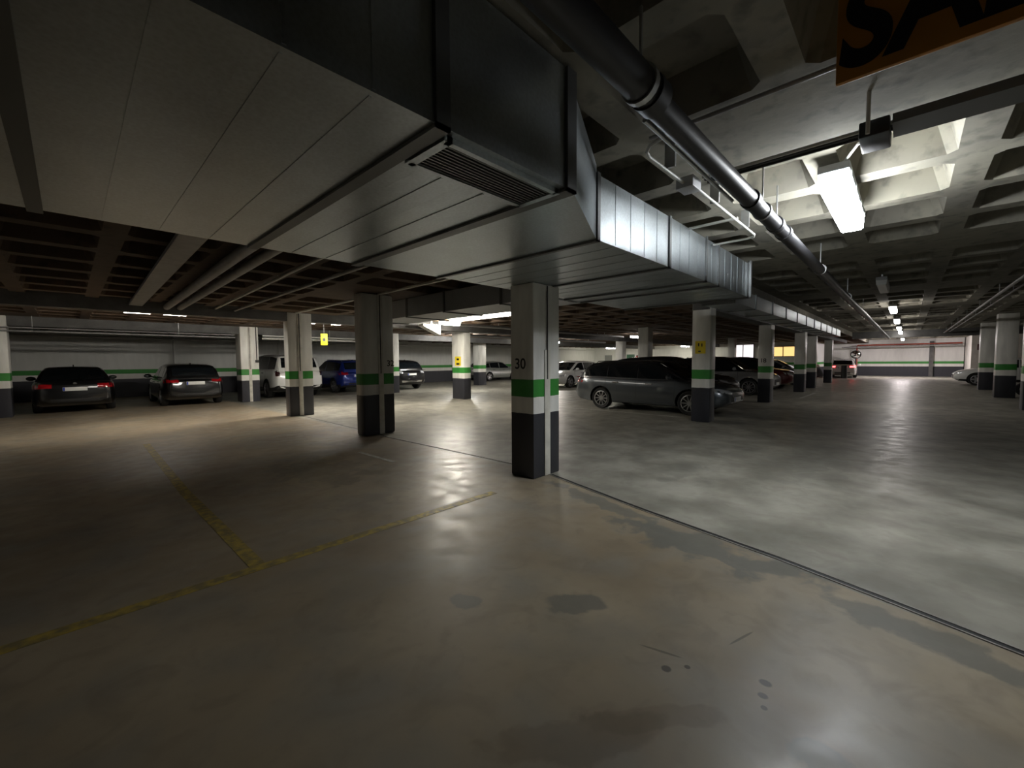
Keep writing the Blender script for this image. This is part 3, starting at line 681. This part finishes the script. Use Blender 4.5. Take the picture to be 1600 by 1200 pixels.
# ------------------------------------------------------------------ cars
def lerp_pts(pts, x):
    if x <= pts[0][0]: return pts[0][1]
    for (a, za), (b, zb) in zip(pts, pts[1:]):
        if x <= b:
            t = (x - a) / (b - a) if b > a else 0
            return za + (zb - za) * t
    return pts[-1][1]

WHEELS = {}
def wheel_meshes(r, w, kind):
    key = (r, w, kind)
    if key in WHEELS: return WHEELS[key]
    rr = r * .70
    ty = MB().lathe([(rr, -w / 2 + .02), (r * .93, -w / 2), (r, -w / 2 + .035), (r, w / 2 - .035), (r * .93, w / 2), (rr, w / 2 - .02), (rr * .97, 0), (rr, -w / 2 + .02)], 32).mesh('wheel_tyre', M['rubber'])
    mb = MB(); f = w / 2 - .012       # outer face towards +y
    mb.lathe([(rr, f - .06), (rr, f), (rr * .93, f + .004), (rr * .90, f - .02), (rr * .88, f - .10), (0, f - .11)], 32)
    for fa in mb.bm.faces: fa.material_index = 0 if abs(fa.calc_center_median().y - f) < .03 else 1
    n = {'multi': 10, 'five': 5, 'steel': 7}[kind]; hw = {'multi': .0125, 'five': .045, 'steel': .05}[kind]
    for k in range(n):
        a = 2 * PI * k / n; c, s_ = math.cos(a), math.sin(a); q = []
        for (rad, ww, yy) in ((.03, hw * 1.1, f - .015), (rr * .93, hw * .8, f - .004)):
            for sg in (-1, 1): q.append((rad, sg * ww, yy))
        vs = [mb.bm.verts.new((x * c - t_ * s_, y, x * s_ + t_ * c)) for x, t_, y in q] + [mb.bm.verts.new((x * c - t_ * s_, y - .03, x * s_ + t_ * c)) for x, t_, y in q]
        for ids in ((0, 1, 3, 2), (4, 6, 7, 5), (0, 2, 6, 4), (1, 5, 7, 3), (2, 3, 7, 6), (0, 4, 5, 1)): mb.bm.faces.new([vs[i] for i in ids])
    mb.lathe([(.055, f - .03), (.055, f - .004), (0, f)], 16)
    ri = mb.mesh('wheel_rim', [M['alloy'] if kind != 'steel' else M['pipe_grey'], M['dark_alloy']])
    WHEELS[key] = (ty, ri); return WHEELS[key]

def car(label, loc, heading, S, paint, roof_paint=None, rim='five', trim=None, brake=False, rails=False, group=None, plate_front=True, chrome_rear=False):
    """local frame: +x forward, z up, origin on the floor amid the wheelbase; heading = world direction of +x"""
    root = thing('car', label, 'car', (*loc, 0), heading, group)
    W, wb, r = S['W'], S['wb'], S['r']; hx = wb / 2
    xr, xf = -(hx + S['ro']), hx + S['fo']; belt = S['belt']; roof = S['roof']; clr = S.get('clr', .2); tumble = S.get('tumble', .33)
    def plan(x):
        d = min(x - xr, xf - x); k = max(0., min(1., d / S.get('round', .7)))
        e = S.get('endw', .74)
        return W / 2 * (e + (1 - e) * math.sqrt(1 - (1 - k) ** 2))
    def zt(x): return lerp_pts(belt, x)
    # body shell
    bm = bmesh.new(); xs = [xr, xr + .03, xr + .09, xr + .2] + [xr + .2 + (xf - xr - .4) * i / 26 for i in range(1, 26)] + [xf - .2, xf - .09, xf - .03, xf]
    rings = []
    for i, x in enumerate(xs):
        d = min(x - xr, xf - x); e = max(0, 1 - d / .2)
        w = plan(x); top = zt(x); bot = clr + .10 * e + (.06 * max(0, 1 - d / .6))
        front = x > 0
        top -= .06 * e * e * (1.0 if front else .5); H_ = top - bot
        half = [(0, bot), (w * .78, bot), (w * .94, bot + .035), (w * .995, bot + .2 * H_), (w, bot + .5 * H_), (w * .985, bot + .72 * H_), (w * .965, bot + .86 * H_), (w * .93, top - .025), (w * .86, top), (w * .45, top + .018), (0, top + .025)]
        ring = [bm.verts.new((x, y, z)) for y, z in half] + [bm.verts.new((x, -y, z)) for y, z in reversed(half[1:-1])]
        rings.append(ring)
    n = len(rings[0])
    for A, B in zip(rings, rings[1:]):
        for k in range(n): bm.faces.new((A[k], A[(k + 1) % n], B[(k + 1) % n], B[k]))
    bm.faces.new(rings[0]); bm.faces.new(list(reversed(rings[-1])))
    bmesh.ops.recalc_face_normals(bm, faces=bm.faces)
    bvh = BVHTree.FromBMesh(bm)
    me = bpy.data.meshes.new('tmp'); bm.to_mesh(me); bm.free(); tmp = bpy.data.objects.new('tmp', me); COL.objects.link(tmp)
    cut = MB(); R = r + .055
    for x in (-hx, hx):
        for sy in (-1, 1): cut.lathe([(0, -.26), (R, -.26), (R, .26), (0, .26)], 40, 'y', (x, sy * (W / 2 - .06), r))
    bmesh.ops.remove_doubles(cut.bm, verts=cut.bm.verts, dist=1e-5); bmesh.ops.recalc_face_normals(cut.bm, faces=cut.bm.faces)
    cm = bpy.data.meshes.new('cut'); cut.bm.to_mesh(cm); cut.bm.free(); co_ = bpy.data.objects.new('cut', cm); COL.objects.link(co_)
    md = tmp.modifiers.new('b', 'BOOLEAN'); md.operation = 'DIFFERENCE'; md.object = co_; md.solver = 'EXACT'
    bpy.context.view_layer.update()
    bme = bpy.data.meshes.new_from_object(tmp.evaluated_get(bpy.context.evaluated_depsgraph_get()))
    for o_ in (tmp, co_): bpy.data.objects.remove(o_)
    bme.materials.clear(); bme.materials.append(M[paint]); bme.materials.append(M['black']); bme.materials.append(M[trim or paint])
    for p in bme.polygons:
        vs = [bme.vertices[v].co for v in p.vertices]; p.use_smooth = True; p.material_index = 0
        for x in (-hx, hx):
            if all(math.hypot(v.x - x, v.z - r) < R + .004 for v in vs): p.material_index = 1
        c = p.center
        if p.material_index == 0 and (c.z < clr + S.get('trimh', .13) and abs(p.normal.z) < .97 or c.z < clr + .02): p.material_index = 2 if c.z >= clr + .02 else 1
    bme.set_sharp_from_angle(angle=math.radians(40)); bme.name = 'car_body'
    body = link('body', bme, root)
    # cabin
    gx0, gx1 = roof[0][0], roof[-1][0]
    def wbase(x): return plan(x) * .90
    gxs = sorted(set([round(gx0 + (gx1 - gx0) * i / 36, 4) for i in range(37)] + [p[0] for p in roof]))
    def zr(x): return lerp_pts(roof, x)
    def ytop(x): return wbase(x) - tumble * max(0, zr(x) - zt(x))
    mb = MB(); rings = []
    for x in gxs:
        b = zt(x) - .02; t_ = max(zr(x), b + .012); wb_, wt_ = wbase(x), ytop(x); hh = t_ - b
        hf = [(wb_, b), (wb_ - tumble * hh * .5, b + hh * .5), (wb_ - tumble * hh * .86, b + hh * .86), (wt_ - .03 * min(1, hh / .2), b + hh * .96), (wt_ * .82, t_ + .012 * min(1, hh / .2)), (wt_ * .4, t_ + .025 * min(1, hh / .2)), (0, t_ + .03 * min(1, hh / .2))]
        rings.append([mb.bm.verts.new((x, y, z)) for y, z in hf] + [mb.bm.verts.new((x, -y, z)) for y, z in reversed(hf[:-1])])
    for A, B in zip(rings, rings[1:]):
        for k in range(len(A) - 1): mb.bm.faces.new((A[k], A[k + 1], B[k + 1], B[k]))
    mb.bm.faces.new(rings[0]); mb.bm.faces.new(list(reversed(rings[-1])))
    bmesh.ops.recalc_face_normals(mb.bm, faces=mb.bm.faces)
    cbvh = BVHTree.FromBMesh(mb.bm)
    mb.build('roof', M[roof_paint or paint], root)
    def grid_patch(name, tree, dirv, corners, mat, nu=6, nv=4, offs=.006, parent=root, thick=.012):
        """a patch laid on the shell: corners are 4 points, cast along dirv"""
        c = [Vector(p) for p in corners]; d = Vector(dirv); P = []; 
        for j in range(nv + 1):
            row = []
            for i in range(nu + 1):
                u, v = i / nu, j / nv
                p = (c[0] * (1 - u) + c[1] * u) * (1 - v) + (c[3] * (1 - u) + c[2] * u) * v
                hit = tree.ray_cast(p - d * 4, d)
                row.append((hit[0] if hit[0] is not None else p, hit[1] if hit[0] is not None else -d))
            P.append(row)
        mb = MB()
        A = [[mb.bm.verts.new(p + nn * offs) for p, nn in row] for row in P]; B = [[mb.bm.verts.new(p - nn * thick) for p, nn in row] for row in P]
        for j in range(nv):
            for i in range(nu):
                mb.bm.faces.new((A[j][i], A[j][i + 1], A[j + 1][i + 1], A[j + 1][i])); mb.bm.faces.new((B[j][i], B[j + 1][i], B[j + 1][i + 1], B[j][i + 1]))
        for i in range(nu):
            mb.bm.faces.new((A[0][i], B[0][i], B[0][i + 1], A[0][i + 1])); mb.bm.faces.new((A[nv][i], A[nv][i + 1], B[nv][i + 1], B[nv][i]))
        for j in range(nv):
            mb.bm.faces.new((A[j][0], A[j + 1][0], B[j + 1][0], B[j][0])); mb.bm.faces.new((A[j][nu], B[j][nu], B[j + 1][nu], A[j + 1][nu]))
        return mb.build(name, mat, parent)
    # side windows: on the sloping flank of the cabin between pillars
    for sy in (-1, 1):
        for (a, b) in S['win']:
            mb = MB(); Nn = 12; up, lo = [], []
            for i in range(Nn + 1):
                x = a + (b - a) * i / Nn; z0 = zt(x) + .035; z1 = max(z0 + .004, zr(x) - .075)
                def pt(z, o_): return Vector((x, sy * (wbase(x) - tumble * (z - zt(x) + .02) + o_), z))
                lo.append((mb.bm.verts.new(pt(z0, .007)), mb.bm.verts.new(pt(z0, -.02)))); up.append((mb.bm.verts.new(pt(z1, .007)), mb.bm.verts.new(pt(z1, -.02))))
            for i in range(Nn):
                mb.bm.faces.new((lo[i][0], lo[i + 1][0], up[i + 1][0], up[i][0])); mb.bm.faces.new((lo[i][1], up[i][1], up[i + 1][1], lo[i + 1][1]))
                mb.bm.faces.new((lo[i][0], lo[i][1], lo[i + 1][1], lo[i + 1][0])); mb.bm.faces.new((up[i][0], up[i + 1][0], up[i + 1][1], up[i][1]))
            mb.bm.faces.new((lo[0][0], up[0][0], up[0][1], lo[0][1])); mb.bm.faces.new((lo[-1][0], lo[-1][1], up[-1][1], up[-1][0]))
            mb.build('side_window', M['glass'], root)
    def screen(name, xa, xb):
        mb = MB(); A, B = [], []; nx, ny = 8, 10
        for i in range(nx + 1):
            x = xa + (xb - xa) * i / nx; sl = (zr(x + .01) - zr(x - .01)) / .02; nn = Vector((-sl, 0, 1)).normalized(); ra, rb = [], []
            for j in range(ny + 1):
                f = -1 + 2 * j / ny; hh = zr(x) - zt(x); wt_ = max(.2, min(ytop(x), wbase(x))) * .87; y = f * wt_; z = zr(x) + .03 * min(1, max(0, hh) / .2) * (1 - abs(f) ** 1.5 * .6)
                p = Vector((x, y, z)); ra.append(mb.bm.verts.new(p + nn * .008)); rb.append(mb.bm.verts.new(p - nn * .02))
            A.append(ra); B.append(rb)
        for i in range(nx):
            for j in range(ny):
                mb.bm.faces.new((A[i][j], A[i + 1][j], A[i + 1][j + 1], A[i][j + 1])); mb.bm.faces.new((B[i][j], B[i][j + 1], B[i + 1][j + 1], B[i + 1][j]))
        for i in range(nx):
            mb.bm.faces.new((A[i][0], B[i][0], B[i + 1][0], A[i + 1][0])); mb.bm.faces.new((A[i][ny], A[i + 1][ny], B[i + 1][ny], B[i][ny]))
        for j in range(ny):
            mb.bm.faces.new((A[0][j], A[0][j + 1], B[0][j + 1], B[0][j])); mb.bm.faces.new((A[nx][j], B[nx][j], B[nx][j + 1], A[nx][j + 1]))
        return mb.build(name, M['glass'], root)
    screen('windshield', *S['ws']); screen('rear_window', *S['rw'])
    # lights, grille, plates
    zf = zt(xf - .15); hw = W / 2
    hl = S.get('hl', (zf - .13, zf - .01)); tl = S['tl']
    for sy in (-1, 1):
        grid_patch('headlight', bvh, (-1, 0, 0), [(xf, sy * hw * .50, hl[0] - .01), (xf, sy * hw * .93, hl[0] + .05), (xf, sy * hw * .93, hl[1] + .03), (xf, sy * hw * .50, hl[1] - .03)], M['lamp_glass'])
        grid_patch('taillight', bvh, (1, 0, 0), [(xr, sy * hw * S.get('tli', .52), tl[0] + .015), (xr, sy * hw * .93, tl[0]), (xr, sy * hw * .93, tl[1]), (xr, sy * hw * S.get('tli', .52), tl[1] - .015)], M['red_lit'] if brake else M[S.get('tmat', 'red_lens')])
    grid_patch('grille', bvh, (-1, 0, 0), [(xf, -hw * .55, clr + .14), (xf, hw * .55, clr + .14), (xf, hw * .48, hl[0] - .05), (xf, -hw * .48, hl[0] - .05)], M['black'])
    if chrome_rear:
        grid_patch('bumper_lip', bvh, (1, 0, 0), [(xr, -hw * .88, clr + .17), (xr, hw * .88, clr + .17), (xr, hw * .88, clr + .27), (xr, -hw * .88, clr + .27)], M['chrome'], offs=.02)
    grid_patch('bumper_trim', bvh, (1, 0, 0), [(xr, -hw * .80, clr + .12), (xr, hw * .80, clr + .12), (xr, hw * .82, clr + .25), (xr, -hw * .82, clr + .25)], M['dark_plastic'], offs=.004)
    pl = []
    zp = S.get('pz', tl[0] - .02)
    h = bvh.ray_cast(Vector((xr - 3, 0, zp)), Vector((1, 0, 0))); xp = h[0].x if h[0] is not None else xr
    p = MB().box(xp - .022, xp - .004, -.26, .26, zp - .055, zp + .055, bev=.003).build('license_plate', M['plate'], root)
    MB().box(xp - .024, xp - .0225, .215, .255, zp - .05, zp + .05).build('plate_band', M['plate_blue'], p)
    if plate_front:
        zq = clr + .24; h = bvh.ray_cast(Vector((xf + 3, 0, zq)), Vector((-1, 0, 0))); xp = h[0].x if h[0] is not None else xf
        p = MB().box(xp + .008, xp + .026, -.26, .26, zq - .055, zq + .055, bev=.003).build('license_plate', M['plate'], root)
        MB().box(xp + .0265, xp + .028, -.255, -.215, zq - .05, zq + .05).build('plate_band', M['plate_blue'], p)
    # emblem on the tail
    h = bvh.ray_cast(Vector((xr - 3, 0, tl[1])), Vector((1, 0, 0)))
    if h[0] is not None: MB().lathe([(0, -.012), (.045, -.010), (.05, 0), (0, .01)], 18, 'x', h[0]).build('badge', M['chrome'], root)
    # flanks: handles, door gaps, mirrors
    for sy in (-1, 1):
        for x in S['handles']:
            z = zt(x) - .12; grid_patch('door_handle', bvh, (0, -sy, 0), [(x - .1, sy * hw, z - .012), (x + .1, sy * hw, z - .012), (x + .1, sy * hw, z + .012), (x - .1, sy * hw, z + .012)], M[S.get('hmat', 'dark_plastic')], 4, 2, .028, thick=.0)
        for x in S['gaps']:
            grid_patch('door_gap', bvh, (0, -sy, 0), [(x - .004, sy * hw, clr + .16), (x + .004, sy * hw, clr + .16), (x + .004, sy * hw, zt(x) - .03), (x - .004, sy * hw, zt(x) - .03)], M['black'], 1, 8, .0015, thick=.004)
        mx = S['mirror']; zm = zt(mx) + .06
        MB().ell((mx, sy * (wbase(mx) + .17), zm + .03), (.065, .115, .075)).tube([(mx + .03, sy * (wbase(mx) - .01), zm - .01), (mx + .02, sy * (wbase(mx) + .12), zm)], .022, 8).build('wing_mirror', M[S.get('mmat', paint)], root)
    if rails:
        for sy in (-1, 1):
            a, b = S['rail']; MB().tube([(a, sy * (ytop(a) - .10), zr(a) + .0), (a + .08, sy * (ytop(a + .1) - .10), zr(a + .1) + .05), (b - .08, sy * (ytop(b - .1) - .10), zr(b - .1) + .05), (b, sy * (ytop(b) - .10), zr(b))], .014, 8).build('roof_rail', M[S.get('rmat', 'dark_plastic')], root)
    xa = roof[2][0] + .15; MB().poly_prism([(xa, zr(xa) + .02), (xa + .16, zr(xa + .16) + .025), (xa + .02, zr(xa) + .09)], 1, -.015, .015).build('roof_fin', M[roof_paint or paint], root)
    # wheels
    ty, ri = wheel_meshes(r, S.get('ww', .21), rim)
    for x in (-hx, hx):
        for sy in (-1, 1):
            wl = link('wheel', ty, root, (x, sy * (W / 2 - .115), r))
            if sy < 0: wl.rotation_euler.z = PI
            link('rim', ri, wl)
    return root

WAGON = dict(W=1.79, wb=2.70, ro=1.02, fo=.93, r=.325, belt=[(-2.37, .90), (-2.1, .97), (-1.2, .955), (0, .92), (1.0, .925), (1.3, .91), (1.9, .80), (2.28, .66)],
             roof=[(-2.26, .96), (-2.02, 1.24), (-1.85, 1.36), (-1.5, 1.43), (-.6, 1.455), (0, 1.45), (.35, 1.42), (1.28, .92)],
             win=[(-2.0, -1.20), (-1.175, -.20), (-.175, 1.1)], ws=(.42, 1.2), rw=(-2.2, -1.98), tl=(.80, .98), handles=(-.85, .2), gaps=(-1.2, -.19, .95), mirror=.82, rail=(-1.7, .2), hmat='chrome', tli=.45)
HATCH = dict(W=1.80, wb=2.62, ro=.86, fo=.86, r=.325, belt=[(-2.17, .88), (-1.95, .98), (-1.2, .97), (0, .93), (.95, .93), (1.25, .91), (1.8, .80), (2.17, .66)],
             roof=[(-2.08, .97), (-1.75, 1.30), (-1.5, 1.40), (-1.0, 1.44), (-.3, 1.46), (0, 1.455), (.3, 1.42), (1.2, .92)],
             win=[(-1.6, -1.2), (-1.14, -.2), (-.14, 1.0)], ws=(.4, 1.13), rw=(-2.0, -1.66), tl=(.82, .96), handles=(-.85, .2), gaps=(-1.15, -.17, .9), mirror=.78, rail=(-1.4, .2), pz=.80)
COUPE = dict(W=1.84, wb=2.80, ro=1.06, fo=.80, r=.33, belt=[(-2.46, .86), (-2.36, .97), (-1.7, .97), (-.8, .94), (.8, .91), (1.15, .90), (1.8, .80), (2.2, .64)],
             roof=[(-1.85, .965), (-1.0, 1.29), (-.55, 1.37), (-.1, 1.39), (.2, 1.375), (.4, 1.34), (1.15, .91)],
             win=[(-1.25, -.62), (-.56, .95)], ws=(.5, 1.1), rw=(-1.75, -1.02), tl=(.76, .90), handles=(-.35,), gaps=(-.58, .9), mirror=.68, rail=(-.5, .3), pz=.74)
SUV = dict(W=1.82, wb=2.64, ro=.88, fo=.85, r=.345, clr=.24, belt=[(-2.2, .95), (-2.0, 1.06), (-1.2, 1.04), (0, 1.0), (.95, 1.01), (1.25, 1.0), (1.85, .92), (2.17, .76)],
           roof=[(-2.1, 1.05), (-1.88, 1.38), (-1.7, 1.50), (-1.2, 1.57), (-.3, 1.60), (.05, 1.59), (.3, 1.56), (1.18, 1.0)],
           win=[(-1.75, -1.2), (-1.14, -.2), (-.14, 1.0)], ws=(.38, 1.12), rw=(-2.04, -1.78), tl=(.88, 1.06), handles=(-.85, .2), gaps=(-1.15, -.17, .9), mirror=.8, rail=(-1.6, .2), pz=.83, tli=.58, endw=.78)
BIGSUV = dict(W=1.98, wb=2.92, ro=1.12, fo=.90, r=.385, clr=.27, tumble=.25, belt=[(-2.58, 1.10), (-2.45, 1.19), (-1.2, 1.17), (0, 1.15), (1.1, 1.14), (1.45, 1.14), (2.0, 1.10), (2.36, 1.0)],
              roof=[(-2.52, 1.19), (-2.32, 1.60), (-2.2, 1.74), (-1.6, 1.81), (-.3, 1.83), (.1, 1.82), (.45, 1.78), (1.35, 1.15)],
              win=[(-2.2, -1.3), (-1.24, -.2), (-.14, 1.15)], ws=(.52, 1.3), rw=(-2.48, -2.26), tl=(.93, 1.17), tli=.80, trimh=.27, tmat='dark_lens', handles=(-.9, .15), gaps=(-1.25, -.17, 1.05), mirror=.9, rail=(-2, .2), pz=.92, endw=.84, ww=.25, round=.5)

def paint(key, col, rough=.28, metal=.3, coat=1.): M[key] = simple(key, col, rough, metal, .5, coat)
paint('black_paint', (.006, .006, .007)); paint('charcoal_paint', (.006, .006, .007)); paint('grey_paint', (.075, .085, .095), metal=.5)
paint('white_paint', (.72, .72, .70), metal=0.); paint('silver_paint', (.42, .43, .44), metal=.7); paint('blue_paint', (.012, .03, .22), metal=.4)
paint('dark_red_paint', (.09, .008, .01)); paint('pale_silver_paint', (.40, .42, .40), metal=.6); paint('anthracite_paint', (.02, .021, .024), metal=.4)
NORTH, SOUTH, WEST, EAST = PI / 2, -PI / 2, PI, 0.
car('black saloon parked nose to the left wall, nearest the left edge, red tail lamp glinting', (.12, 20.72), NORTH, COUPE, 'black_paint', group='cars along the left wall')
car('dark hatchback parked nose to the left wall, between the black saloon and the bright column', (3.05, 20.3), NORTH, HATCH, 'charcoal_paint', group='cars along the left wall')
rr = car('white off-roader with black glass parked nose to the left wall', (6.72, 21.2), NORTH, BIGSUV, 'white_paint', trim='dark_plastic', group='cars along the left wall')
car('blue crossover half hidden behind the shaded column', (9.75, 21.7), NORTH, dict(SUV, rmat='steel'), 'blue_paint', trim='dark_plastic', rails=True, group='cars along the left wall')
car('black off-roader with a chrome bumper lip, left of the notice column', (12.6, 21.45), NORTH, dict(SUV, W=1.9, tmat='lamp_glass'), 'black_paint', trim='dark_plastic', chrome_rear=True, group='cars along the left wall')
car('small silver estate car standing sideways by the left wall, next to column 30', (23.3, 24.0), EAST, HATCH, 'pale_silver_paint')
car('white car seen past the tail of the grey estate, nose behind column 30', (20.3, 14.4), WEST, HATCH, 'white_paint')
car('dark grey estate car parked side on behind the notice column', (12.2, 5.57), SOUTH, WAGON, 'grey_paint', roof_paint='anthracite_paint', rim='multi', rails=True, group='cars in the bays beside the lane')
car('dark car whose roof shows just above the grey estate', (14.9, 6.3), SOUTH, dict(SUV, W=1.78), 'anthracite_paint', group='cars in the bays beside the lane')
car('silver crossover with a black roof facing the lane', (20.15, 6.1), SOUTH, SUV, 'silver_paint', roof_paint='black_paint', trim='dark_plastic', rim='multi', group='cars in the bays beside the lane')
car('dark red car facing the lane, beyond the silver crossover', (24.55, 6.2), SOUTH, SUV, 'dark_red_paint', roof_paint='black_paint', group='cars in the bays beside the lane')
car('pale car nose showing between two far columns', (29.6, 6.1), SOUTH, HATCH, 'silver_paint', group='cars in the bays beside the lane')
car('white car with glowing red brake lights at the far end of the lane', (43.6, 3.85), math.radians(3), dict(HATCH, W=1.72), 'white_paint', brake=True)
car('white car poking its nose out of a bay on the right of the lane', (34.5, -4.0), NORTH, HATCH, 'white_paint', trim='dark_plastic')
# dark vents on the front doors of the white off-roader
for sy in (-1, 1):
    MB().box(.78, .86, sy * .985 - .012, sy * .985 + .012, .72, .98).box(-.1, .86, sy * .985 - .008, sy * .985 + .008, .52, .55).build('door_vent', M['dark_plastic'], rr)

# motor scooter on the right
sct = thing('motor_scooter', 'motor scooter standing between two columns on the right of the lane', 'motor scooter', (25.3, -3.95, 0), math.radians(90))
for x in (-.65, .65):
    wl = MB().lathe([(.15, -.05), (.24, -.055), (.27, -.03), (.27, .03), (.24, .055), (.15, .05), (.15, -.05)], 24, 'y', (x, 0, .27)).build('wheel', M['rubber'], sct)
    MB().lathe([(0, -.03), (.155, -.03), (.155, .03), (0, .03)], 18, 'y', (x, 0, .27)).build('rim', M['alloy'], wl)
MB().tube([(-.75, 0, .62), (-.45, 0, .62), (-.15, 0, .45), (.15, 0, .3), (.36, 0, .42), (.45, 0, .85), (.40, 0, 1.0)], [.09, .15, .13, .11, .13, .16, .08], 14).build('body', M['white_paint'], sct)
MB().ell((-.42, 0, .80), (.40, .15, .07)).build('seat', M['rubber'], sct)
MB().tube([(.36, -.34, 1.08), (.42, -.15, 1.06), (.42, .15, 1.06), (.36, .34, 1.08)], .016, 8).build('handlebar', M['dark_plastic'], sct)
for sy in (-1, 1): MB().tube([(.40, sy * .22, 1.07), (.40, sy * .30, 1.25)], .008, 6).ell((.40, sy * .31, 1.28), (.02, .06, .04)).build('mirror', M['dark_plastic'], sct)
MB().ell((.56, 0, .90), (.05, .10, .07)).build('headlight', M['chrome'], sct)
MB().tube([(.46, 0, .5), (.65, 0, .27)], .035, 8).build('fork', M['chrome'], sct)
MB().poly_prism([(-.2, 1.0), (.2, 1.0), (.15, 1.38), (-.15, 1.38)], 0, .42, .432).build('windscreen', M['lamp_glass'], sct)
MB().box(-.98, -.62, -.2, .2, .88, 1.16, bev=.05).build('top_case', M['dark_plastic'], sct)

# ------------------------------------------------------------------ camera and world
w = bpy.data.worlds.new('World'); sc.world = w; w.use_nodes = True
w.node_tree.nodes['Background'].inputs['Color'].default_value = (0, 0, 0, 1)
F, H, YAW, PITCH, ROLL = 655., 1.48, math.radians(43.4), math.radians(3.1), math.radians(.4)
fw = Vector((math.cos(YAW) * math.cos(PITCH), math.sin(YAW) * math.cos(PITCH), -math.sin(PITCH)))
rt = Vector((math.sin(YAW), -math.cos(YAW), 0)); up = rt.cross(fw)
r2 = rt * math.cos(ROLL) - up * math.sin(ROLL); u2 = up * math.cos(ROLL) + rt * math.sin(ROLL)
cd = bpy.data.cameras.new('camera'); cam = bpy.data.objects.new('camera', cd); COL.objects.link(cam)
cd.sensor_width = 36; cd.sensor_fit = 'HORIZONTAL'; cd.lens = 36 * F / 1600; cd.clip_start = .02; cd.clip_end = 200
mw = Matrix((r2, u2, -fw)).transposed().to_4x4(); mw.translation = (0, 0, H); cam.matrix_world = mw
sc.camera = cam
vs = sc.view_settings; vs.view_transform = 'Standard'; vs.look = 'None'; vs.exposure = 0.; vs.gamma = 1.; vs.use_curve_mapping = False
sc.cycles.use_denoising = True
sc.cycles.max_bounces = 12
sc.cycles.diffuse_bounces = 6
sc.cycles.sample_clamp_indirect = 4
